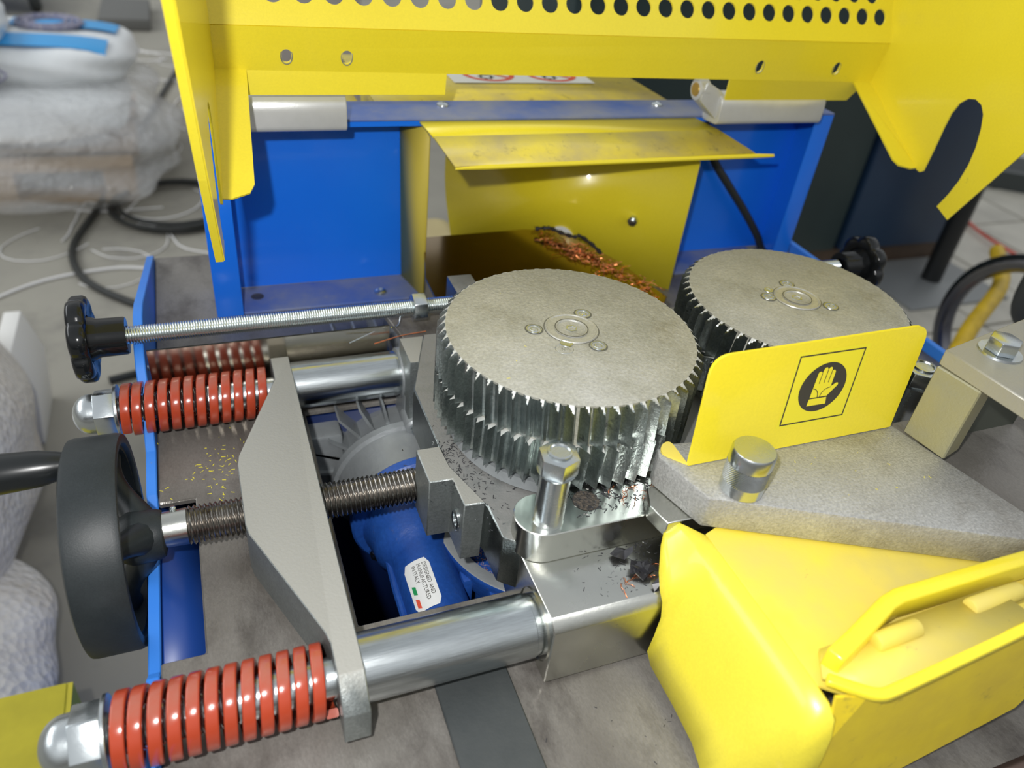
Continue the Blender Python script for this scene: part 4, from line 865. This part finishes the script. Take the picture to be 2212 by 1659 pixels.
flecks('black_swarf', 'loose black crumbs on the bright top of the slide block', 150, lambda: (U(-0.045, 0.02) if random.random() < .3 else 0.005 + G(0, 0.012), U(-0.165, -0.128)), SHRED, -0.1005, 0.0011)
flecks('mixed_swarf', 'red and copper swarf lying in the blue gearbox flange', 260, lambda: ((lambda a, r: (r * math.cos(a), r * math.sin(a)))(U(PI * 0.95, PI * 1.35), U(0.055, 0.078))), mat('mixed_red_swarf', (0.35, 0.12, 0.10), 0.4, 0.3, (0.45, 0.45, 0.5), 300, 0.2), -0.2070, 0.0014)
flecks('table_crumbs', 'sparse black crumbs on the front of the stained table', 60, lambda: (U(-0.29, 0.0), U(-0.31, -0.20)), SHRED, TZ, 0.0011)
flecks('yellow_flecks', 'few yellow flecks on the guide plate behind the knurled knob', 14, lambda: (U(0.10, 0.21), U(-0.185, -0.135)), FLECK, -0.0350, 0.0008)
flecks('yellow_flecks', 'tiny yellow flecks on the top of the large toothed wheel', 9, lambda: (G(0, 0.04), G(0.01, 0.03)), FLECK, 0.0004, 0.0009)
def wires(name, label, n, start, step, m, r, cat, npt=9, stuff=True):
    mb = MB()
    for _ in range(n):
        p = Vector(start()); d = Vector((U(-1, 1), U(-1, 1), 0)).normalized(); P = [p.copy()]
        for i in range(npt):
            d = (d + Vector((G(0, 0.45), G(0, 0.45), 0))).normalized(); p = p + d * step; q = p.copy(); q.z += abs(G(0, 0.0012)); P.append(q)
        mb.tube(P, r, 4)
    o = mb.build(name, m, smooth=False); return tag(o, label, cat, kind='stuff' if stuff else None)
def cstart():
    t = random.random(); x = 0.130 + 0.075 * t + G(0, 0.006); y = 0.352 - 0.150 * t + G(0, 0.008); return (x, y, -0.0995)
wires('copper_strands', 'tangle of bare copper strands on the brown chute floor', 85, cstart, 0.0030, COPPER, 0.00042, 'copper wire')
wires('copper_hairs', 'fine copper hairs strewn over the slide block and rail', 16, lambda: (U(-0.02, 0.02), U(-0.160, -0.145), -0.1000) if random.random() < 0.5 else (U(-0.01, 0.03), U(-0.112, -0.100), -0.0730), 0.0014, COPPER, 0.00025, 'copper wire')
ins = MB().tube(cat_path([(0.128, 0.358, -0.094), (0.138, 0.350, -0.090), (0.146, 0.352, -0.092), (0.155, 0.336, -0.092), (0.163, 0.322, -0.090), (0.172, 0.325, -0.091), (0.178, 0.306, -0.092), (0.182, 0.285, -0.095)], 5), [0.0022 + 0.0008 * math.sin(i * 1.9) for i in range(36)], 8).build('insulation_strand', SHRED)
tag(ins, 'twisted black insulation strand across the copper tangle', 'cable scrap')
mb = MB()
for k in range(7):
    c = Vector((0.001 + G(0, 0.008), -0.1520 + G(0, 0.006), -0.0995)); P = []
    n0 = 7; vs = []
    for i in range(n0):
        a = 2 * PI * i / n0; r = 0.004 + 0.006 * random.random(); vs.append((c.x + r * math.cos(a), c.y + r * 0.7 * math.sin(a), c.z + 0.0005 + 0.009 * random.random()))
    vs.append((c.x, c.y, c.z + 0.006)); mb.add(vs, [(i, (i + 1) % n0, n0) for i in range(n0)])
tag(mb.build('film_shred', SHRED, smooth=False, solid=0.0002), 'crumpled shiny black film shred on the bright slide block', 'film scrap')
for (pa, lab_) in (([(-0.135, 0.168, -0.103), (-0.100, 0.180, -0.098), (-0.085, 0.186, -0.101), (-0.078, 0.200, -0.09)], 'thin grey wire scrap below the hex nut of the long rod'),
                   ([(-0.112, 0.168, -0.107), (-0.085, 0.172, -0.104), (-0.060, 0.175, -0.104)], 'short copper wire scrap beside the rear shaft end')):
    tag(MB().tube(cat_path(pa, 6), 0.0006, 6).build('wire_scrap', COPPER if 'copper' in lab_ else ZINC), lab_, 'wire scrap')

# ================================================================ BACKGROUND
def blob(name, m, c, s, parent=None, amp=0.03, p=3.0, nu=40, nv=24, seed=1, flat=None):
    """rounded box with folds"""
    rg = random.Random(seed); ks = [(rg.uniform(2, 9), rg.uniform(2, 9), rg.uniform(2, 9), rg.uniform(0, 6)) for _ in range(7)]
    vs = []; fs = []
    for j in range(nv + 1):
        ph = -PI / 2 + PI * j / nv
        for i in range(nu):
            th = 2 * PI * i / nu
            d = Vector((math.cos(ph) * math.cos(th), math.cos(ph) * math.sin(th), math.sin(ph)))
            k = (abs(d.x) ** p + abs(d.y) ** p + abs(d.z) ** p) ** (-1 / p); q = d * k
            n_ = sum(math.sin(a * q.x + b * q.y + c_ * q.z + e_) for a, b, c_, e_ in ks) / 7
            q = q * (1 + amp * n_)
            vs.append((c[0] + q.x * s[0], c[1] + q.y * s[1], c[2] + q.z * s[2]))
    for j in range(nv):
        for i in range(nu): fs.append((j * nu + i, j * nu + (i + 1) % nu, (j + 1) * nu + (i + 1) % nu, (j + 1) * nu + i))
    return MB().add(vs, fs).build(name, m, parent, angle=80)
# pallet with bags
def pallet(label, x, y, w_, d_):
    t = thing('pallet', label, 'pallet'); t.location = (x, y, FZ)
    for i in range(5): MB().box(-w_ / 2, w_ / 2, -d_ / 2 + i * d_ / 4.6, -d_ / 2 + i * d_ / 4.6 + 0.10, 0.115, 0.137).build('deck_board', WOOD, t, bevel=0.002, seg=1)
    for i in range(3):
        for j in range(3): MB().box(-w_ / 2 + i * (w_ - 0.1) / 2, -w_ / 2 + i * (w_ - 0.1) / 2 + 0.1, -d_ / 2 + j * (d_ - 0.1) / 2, -d_ / 2 + j * (d_ - 0.1) / 2 + 0.1, 0.022, 0.115).build('pallet_block', WOOD, t)
    for j in range(3): MB().box(-w_ / 2, w_ / 2, -d_ / 2 + j * (d_ - 0.1) / 2, -d_ / 2 + j * (d_ - 0.1) / 2 + 0.1, 0, 0.022).build('bottom_board', WOOD, t)
    return t
pallet('wooden pallet wrapped in film under the white bags', -0.90, 2.95, 0.86, 0.86)
def bag(label, c, s, seed, bands, rz=0.0):
    t = thing('plastic_bag', label, 'bag'); t.location = c; t.rotation_euler = (0, 0, rz)
    blob('bag_body', BAG, (0, 0, 0), s, t, 0.07, 3.2, 48, 28, seed)
    for (x0, x1, y0, y1) in bands:
        vs = []; fs = []; N = 10
        for i in range(N + 1):
            for j in range(5):
                x = x0 + (x1 - x0) * i / N; y = y0 + (y1 - y0) * j / 4
                h = s[2] * 1.035 * max(0.0, 1 - abs(x / s[0]) ** 3.2 - abs(y / s[1]) ** 3.2) ** (1 / 3.2) + 0.006
                vs.append((x, y, h))
        for i in range(N):
            for j in range(4): fs.append((i * 5 + j, i * 5 + j + 1, (i + 1) * 5 + j + 1, (i + 1) * 5 + j))
        MB().add(vs, fs).build('printed_band', CYAN, t)
    return t
bag('flat white bag with cyan band, bottom of the wrapped stack', (-0.86, 2.95, -0.70), (0.40, 0.36, 0.095), 3, [])
bag('white bag with two cyan bands, under the upper coil of twine', (-0.74, 3.02, -0.555), (0.32, 0.30, 0.075), 5, [(-0.24, 0.25, -0.23, -0.10), (-0.10, 0.26, 0.02, 0.16)], -0.08)
bag('white bag at the left picture edge, on top of the stack', (-1.05, 2.92, -0.44), (0.23, 0.26, 0.07), 9, [(0.05, 0.19, 0.02, 0.07)])
film = blob('stretch_film', WRAP, (-0.84, 2.80, -0.765), (0.52, 0.56, 0.185), None, 0.14, 3.0, 72, 36, 21)
tag(film, 'clear crinkled stretch film around the bag pallet', 'film')
def coil(name, label, c, R, r, turns, m, jit, cat, seed, sq=1.0):
    rg = random.Random(seed); P = []
    N = turns * 26; cx, cy = 0, 0
    for i in range(N + 1):
        a = 2 * PI * i / 26; q = R * (1 + jit * math.sin(a * 0.37 + seed) + 0.5 * jit * math.sin(a * 0.21))
        P.append((c[0] + q * math.cos(a) + 0.15 * R * jit * math.sin(a * .13), c[1] + q * sq * math.sin(a), c[2] + r + abs(math.sin(a * 0.17)) * r * 2 * min(3, turns) * 0.5))
    return tag(MB().tube(P, r, 8).build(name, m), label, cat)
coil('twine_coil', 'coil of dark flecked twine lying on the banded white bag', (-0.70, 3.09, -0.485), 0.085, 0.0048, 11, BTWINE, 0.26, 'twine coil', 2)
coil('twine_coil', 'coil of pale flecked twine at the left edge, lower on the bags', (-0.93, 2.62, -0.560), 0.085, 0.0045, 8, BTWINE, 0.3, 'twine coil', 5)
coil('cable_coil', 'black cable coiled in wide loops on the floor beside the blue frame', (-0.345, 2.42, FZ), 0.20, 0.0085, 3, CABLE, 0.08, 'cable coil', 1, 1.0)
tag(MB().tube(cat_path([(-0.30, 4.2, FZ + .01), (-0.42, 3.55, FZ + .01), (-0.52, 2.95, FZ + .01), (-0.60, 2.45, FZ + .012), (-0.66, 2.15, FZ + .012), (-0.62, 1.93, FZ + .012), (-0.50, 1.77, FZ + .012), (-0.40, 1.70, FZ + .012)], 10), 0.0115, 10).build('floor_cable', CABLE), 'thick black cable sweeping past the bag pallet on the floor', 'cable')
tag(MB().tube(cat_path([(-0.53, 1.37, FZ + .01), (-0.42, 1.40, FZ + .01), (-0.30, 1.42, FZ + .01)], 6), 0.010, 8).build('floor_cable', CABLE), 'short black cable end on the floor below the left star knob', 'cable')
tag(MB().tube(cat_path([(-0.57, 1.23, FZ + .01), (-0.42, 1.27, FZ + .01), (-0.30, 1.28, FZ + .01)], 6), 0.008, 8).build('floor_cable', mat('green_cable', (0.05, 0.10, 0.03), 0.5)), 'thin dark green cable end on the floor under the rear cap nut', 'cable')
rg = random.Random(4); mb = MB()
for _ in range(24):
    p = Vector((rg.uniform(-0.75, -0.2), rg.uniform(1.9, 4.6), FZ + 0.004)); d = Vector((rg.uniform(-1, 1), rg.uniform(-1, 1), 0)).normalized(); P = []
    cv = rg.uniform(-0.35, 0.35)
    for i in range(14):
        P.append(p.copy()); d = Matrix.Rotation(cv + rg.uniform(-0.2, 0.2), 3, 'Z') @ d; p = p + d * 0.04
    mb.tube(P, rg.choice([0.002, 0.003, 0.004]), 5)
tag(mb.build('twine_tangle', TWINE), 'loose white twine strands strewn over the concrete floor', 'twine', kind='stuff')
for pts_, lb in (([(-0.95, 1.75, FZ + .005), (-0.75, 1.93, FZ + .005), (-0.55, 1.99, FZ + .005), (-0.42, 1.97, FZ + .005)], 'white string on the floor left of the thick cable'),
                 ([(-0.52, 0.52, -.80), (-0.42, 0.62, -.84), (-0.34, 0.80, -.90), (-0.33, 1.0, FZ + .005)], 'white string curling behind the handwheel')):
    tag(MB().tube(cat_path(pts_, 8), 0.0045, 6).build('white_string', TWINE), lb, 'string')
# dark floor slab and wheeled cart, far left
tag(MB().box(-0.71, -0.42, 5.10, 5.70, FZ, FZ + 0.07).build('grey_slab', mat('dark_grey_slab', (0.15, 0.15, 0.14), 0.7), bevel=0.01), 'dark grey slab on the floor far behind the bags', 'slab')
cart = thing('wheeled_cart', 'blue cart on black castors, in the far upper left corner', 'cart'); cart.location = (-1.25, 5.55, FZ)
MB().box(-0.45, 0.22, -0.15, 0.5, 0.17, 0.24).build('deck', BLUC, cart, bevel=0.005)
for (wx, wy, wr_) in ((-0.02, -0.30, 0.085), (0.17, 0.02, 0.075)):
    c_ = MB().lathe([(-0.03, wr_ * 0.8), (-0.02, wr_), (0.02, wr_), (0.03, wr_ * 0.8)], (wx, wy, wr_), 'x', 32).build('castor_wheel', RUB, cart)
    MB().lathe([(-0.033, wr_ * 0.45), (0.033, wr_ * 0.45)], (wx, wy, wr_), 'x', 20).build('castor_hub', GRATE, c_)
    MB().box(wx - 0.035, wx + 0.035, wy - 0.01, wy + 0.03, wr_, 0.18).build('castor_fork', GRATE, cart)
# bubble-wrapped bundle and lower film at left
bb = thing('bubble_wrap_bundle', 'translucent bubble-wrapped bundle on the floor left of the handwheel', 'wrapped bundle')
blob('bubble_wrap', BUBB, (-0.84, 0.83, -0.72), (0.235, 0.43, 0.225), bb, 0.13, 2.6, 80, 40, 12)
blob('bubble_wrap', BUBB, (-0.72, 0.47, -0.84), (0.16, 0.22, 0.10), bb, 0.16, 2.4, 64, 32, 15)
MB().box(-0.93, -0.70, 0.70, 1.12, -0.86, -0.56).build('inner_carton', mat('beige_carton', (0.45, 0.34, 0.22), 0.7, 0, (0.36, 0.26, 0.16), 6, 0.5), bb, bevel=0.006)
tag(MB().prism([(-0.72, FZ), (-0.655, FZ), (-0.640, -0.80), (-0.665, -0.70), (-0.70, -0.70)], (1.16, 1.34), XZ).build('white_carton', mat('white_board', (0.85, 0.84, 0.80), 0.6), bevel=0.004), 'white carton panel leaning behind the bubble wrap', 'carton')
tag(MB().box(-0.72, -0.655, 0.30, 0.62, FZ, -0.80).build('wooden_board', WOOD, bevel=0.004), 'pale wooden board end at the left edge under the bundle', 'board')
# yellow crate bottom left
cr = thing('yellow_crate', 'yellow plastic crate at the bottom left corner', 'crate')
c0 = mat('crate_yellow', (0.60, 0.50, 0.02), 0.5, 0, (0.48, 0.40, 0.015), 25, 0.5)
MB().box(-0.80, -0.476, -0.10, 0.240, -0.606, -0.600).build('crate_top', c0, cr, bevel=0.002)
MB().box(-0.476, -0.470, -0.10, 0.240, -0.95, -0.88).build('crate_side', c0, cr)
MB().box(-0.476, -0.470, -0.10, 0.240, -0.66, -0.602).build('crate_side', c0, cr)
for y_ in (0.215, 0.10, -0.02): MB().box(-0.476, -0.470, y_, y_ + 0.022, -0.90, -0.64).build('crate_rib', c0, cr)
MB().box(-0.80, -0.476, 0.234, 0.240, -0.95, -0.602).build('crate_end', c0, cr)
# cabinets behind, right
tag(MB().box(0.72, 1.925, 1.56, 2.3, -0.86, 0.75).build('machine_cabinet', GREEN, bevel=0.01), 'dark green machine cabinet seen behind the blue frame', 'cabinet')
tag(MB().box(1.945, 2.46, 1.55, 2.3, -0.86, 0.75).build('machine_cabinet', TEAL, bevel=0.01), 'navy blue machine cabinet behind the right side of the cover', 'cabinet')
tag(MB().box(0.72, 2.46, 1.57, 2.3, FZ, -0.86).build('cabinet_plinth', BROWN), 'brown plinth beneath the dark cabinets', 'plinth')
stand = thing('black_stand', 'upright black tube stand on a flat foot behind the right knob', 'stand')
MB().lathe([(FZ + 0.012, 0.036), (FZ + 0.62, 0.036)], (2.29, 1.40, 0), 'z', 28).build('tube', mat('black_tube', (0.008, 0.009, 0.010), 0.35), stand)
MB().box(2.02, 2.50, 1.22, 1.56, FZ + 0.013, FZ + 0.024).build('foot_plate', GRATE, stand, bevel=0.002)
ringo = MB().tube([(1.50, 0.55 + 0.195 * math.cos(t), -0.575 + 0.195 * math.sin(t)) for t in [2 * PI * k / 48 for k in range(48)]], 0.022, 16, True).build('chrome_ring', CHROME)
tag(ringo, 'blued chrome tube ring at the right, behind the angle bracket', 'ring')
tag(MB().tube(cat_path([(1.75, 0.86, -0.50), (1.58, 0.70, -0.50), (1.33, 0.56, -0.52), (1.15, 0.44, -0.60), (0.98, 0.30, -0.75), (0.9, 0.2, FZ + .02)], 8), 0.019, 12).build('yellow_hose', HOSE), 'yellow hose rising in front of the chrome ring', 'hose')
tag(MB().tube(cat_path([(2.85, 1.42, FZ + .03), (2.9, 1.75, FZ + .03), (3.1, 2.1, FZ + .03), (3.2, 2.4, FZ + .03)], 8), 0.007, 8).build('red_wire', REDC), 'thin red wire on the tiled floor at upper right', 'wire')
tag(MB().tube(cat_path([(0.95, 0.36, FZ + .02), (1.2, 0.42, FZ + .02), (1.6, 0.50, FZ + .02)], 8), 0.010, 8).build('orange_cable', mat('orange_cable', (0.8, 0.16, 0.03), 0.5)), 'orange cable on the floor behind the hand-sign shield', 'cable')
tray = thing('floor_channel', 'grey metal channel lying across the tiles at the right edge', 'channel'); tray.location = (3.55, 2.35, FZ + 0.013)
tray.rotation_euler = (0, 0, math.radians(-35))
MB().box(-0.9, 0.9, -0.16, 0.16, 0, 0.02).build('channel_base', GRATE, tray); MB().box(-0.9, 0.9, -0.17, -0.15, 0, 0.09).build('channel_side', mat('dark_channel', (0.05, 0.06, 0.06), 0.5), tray); MB().box(-0.9, 0.9, 0.15, 0.17, 0, 0.09).build('channel_side', GRATE, tray)
# dark motor cap at the right picture edge
tag(blob('dark_motor_cap', mat('dark_grey_plastic', (0.045, 0.045, 0.038), 0.5), (0.905, 0.185, -0.165), (0.055, 0.055, 0.075), None, 0.0, 3.0, 32, 20, 2), 'rounded dark grey cap at the right edge above the bolt', 'cap')
# things seen through the left part of the perforations and through the chute
tag(MB().box(-0.20, 0.52, 3.3, 3.9, FZ, 0.55).build('wrapped_stack', mat('pale_wrapped_stack', (0.62, 0.55, 0.50), 0.5, 0, (0.75, 0.72, 0.70), 3, 0.5), bevel=0.03), 'pale film-wrapped stack seen through the left punched holes', 'stack')
tag(MB().box(0.02, 0.30, 0.86, 1.20, FZ, -0.45).build('cream_sack', mat('cream_sack', (0.62, 0.52, 0.26), 0.6, 0, (0.5, 0.4, 0.2), 8, 0.5), bevel=0.05, seg=4), 'cream sack behind the outlet chute', 'sack')

# look-alikes share a group
for nm, gr in (('toothed_wheel', 'pair of toothed wheels'), ('compression_spring', 'red coil springs'), ('cap_nut', 'domed cap nuts on the springs'), ('guide_shaft', 'pair of guide shafts'),
               ('adjusting_rod', 'threaded rods with star knobs'), ('cover_hinge', 'hinges of the yellow cover'), ('hex_bolt_post', 'hex-headed posts'), ('machine_cabinet', 'dark cabinets behind the machine'),
               ('plastic_bag', 'white bags on the pallet'), ('twine_coil', 'twine coils on the bags')):
    for o in list(COL.objects):
        if o.parent is None and o.name.split('.')[0] == nm: o['group'] = gr
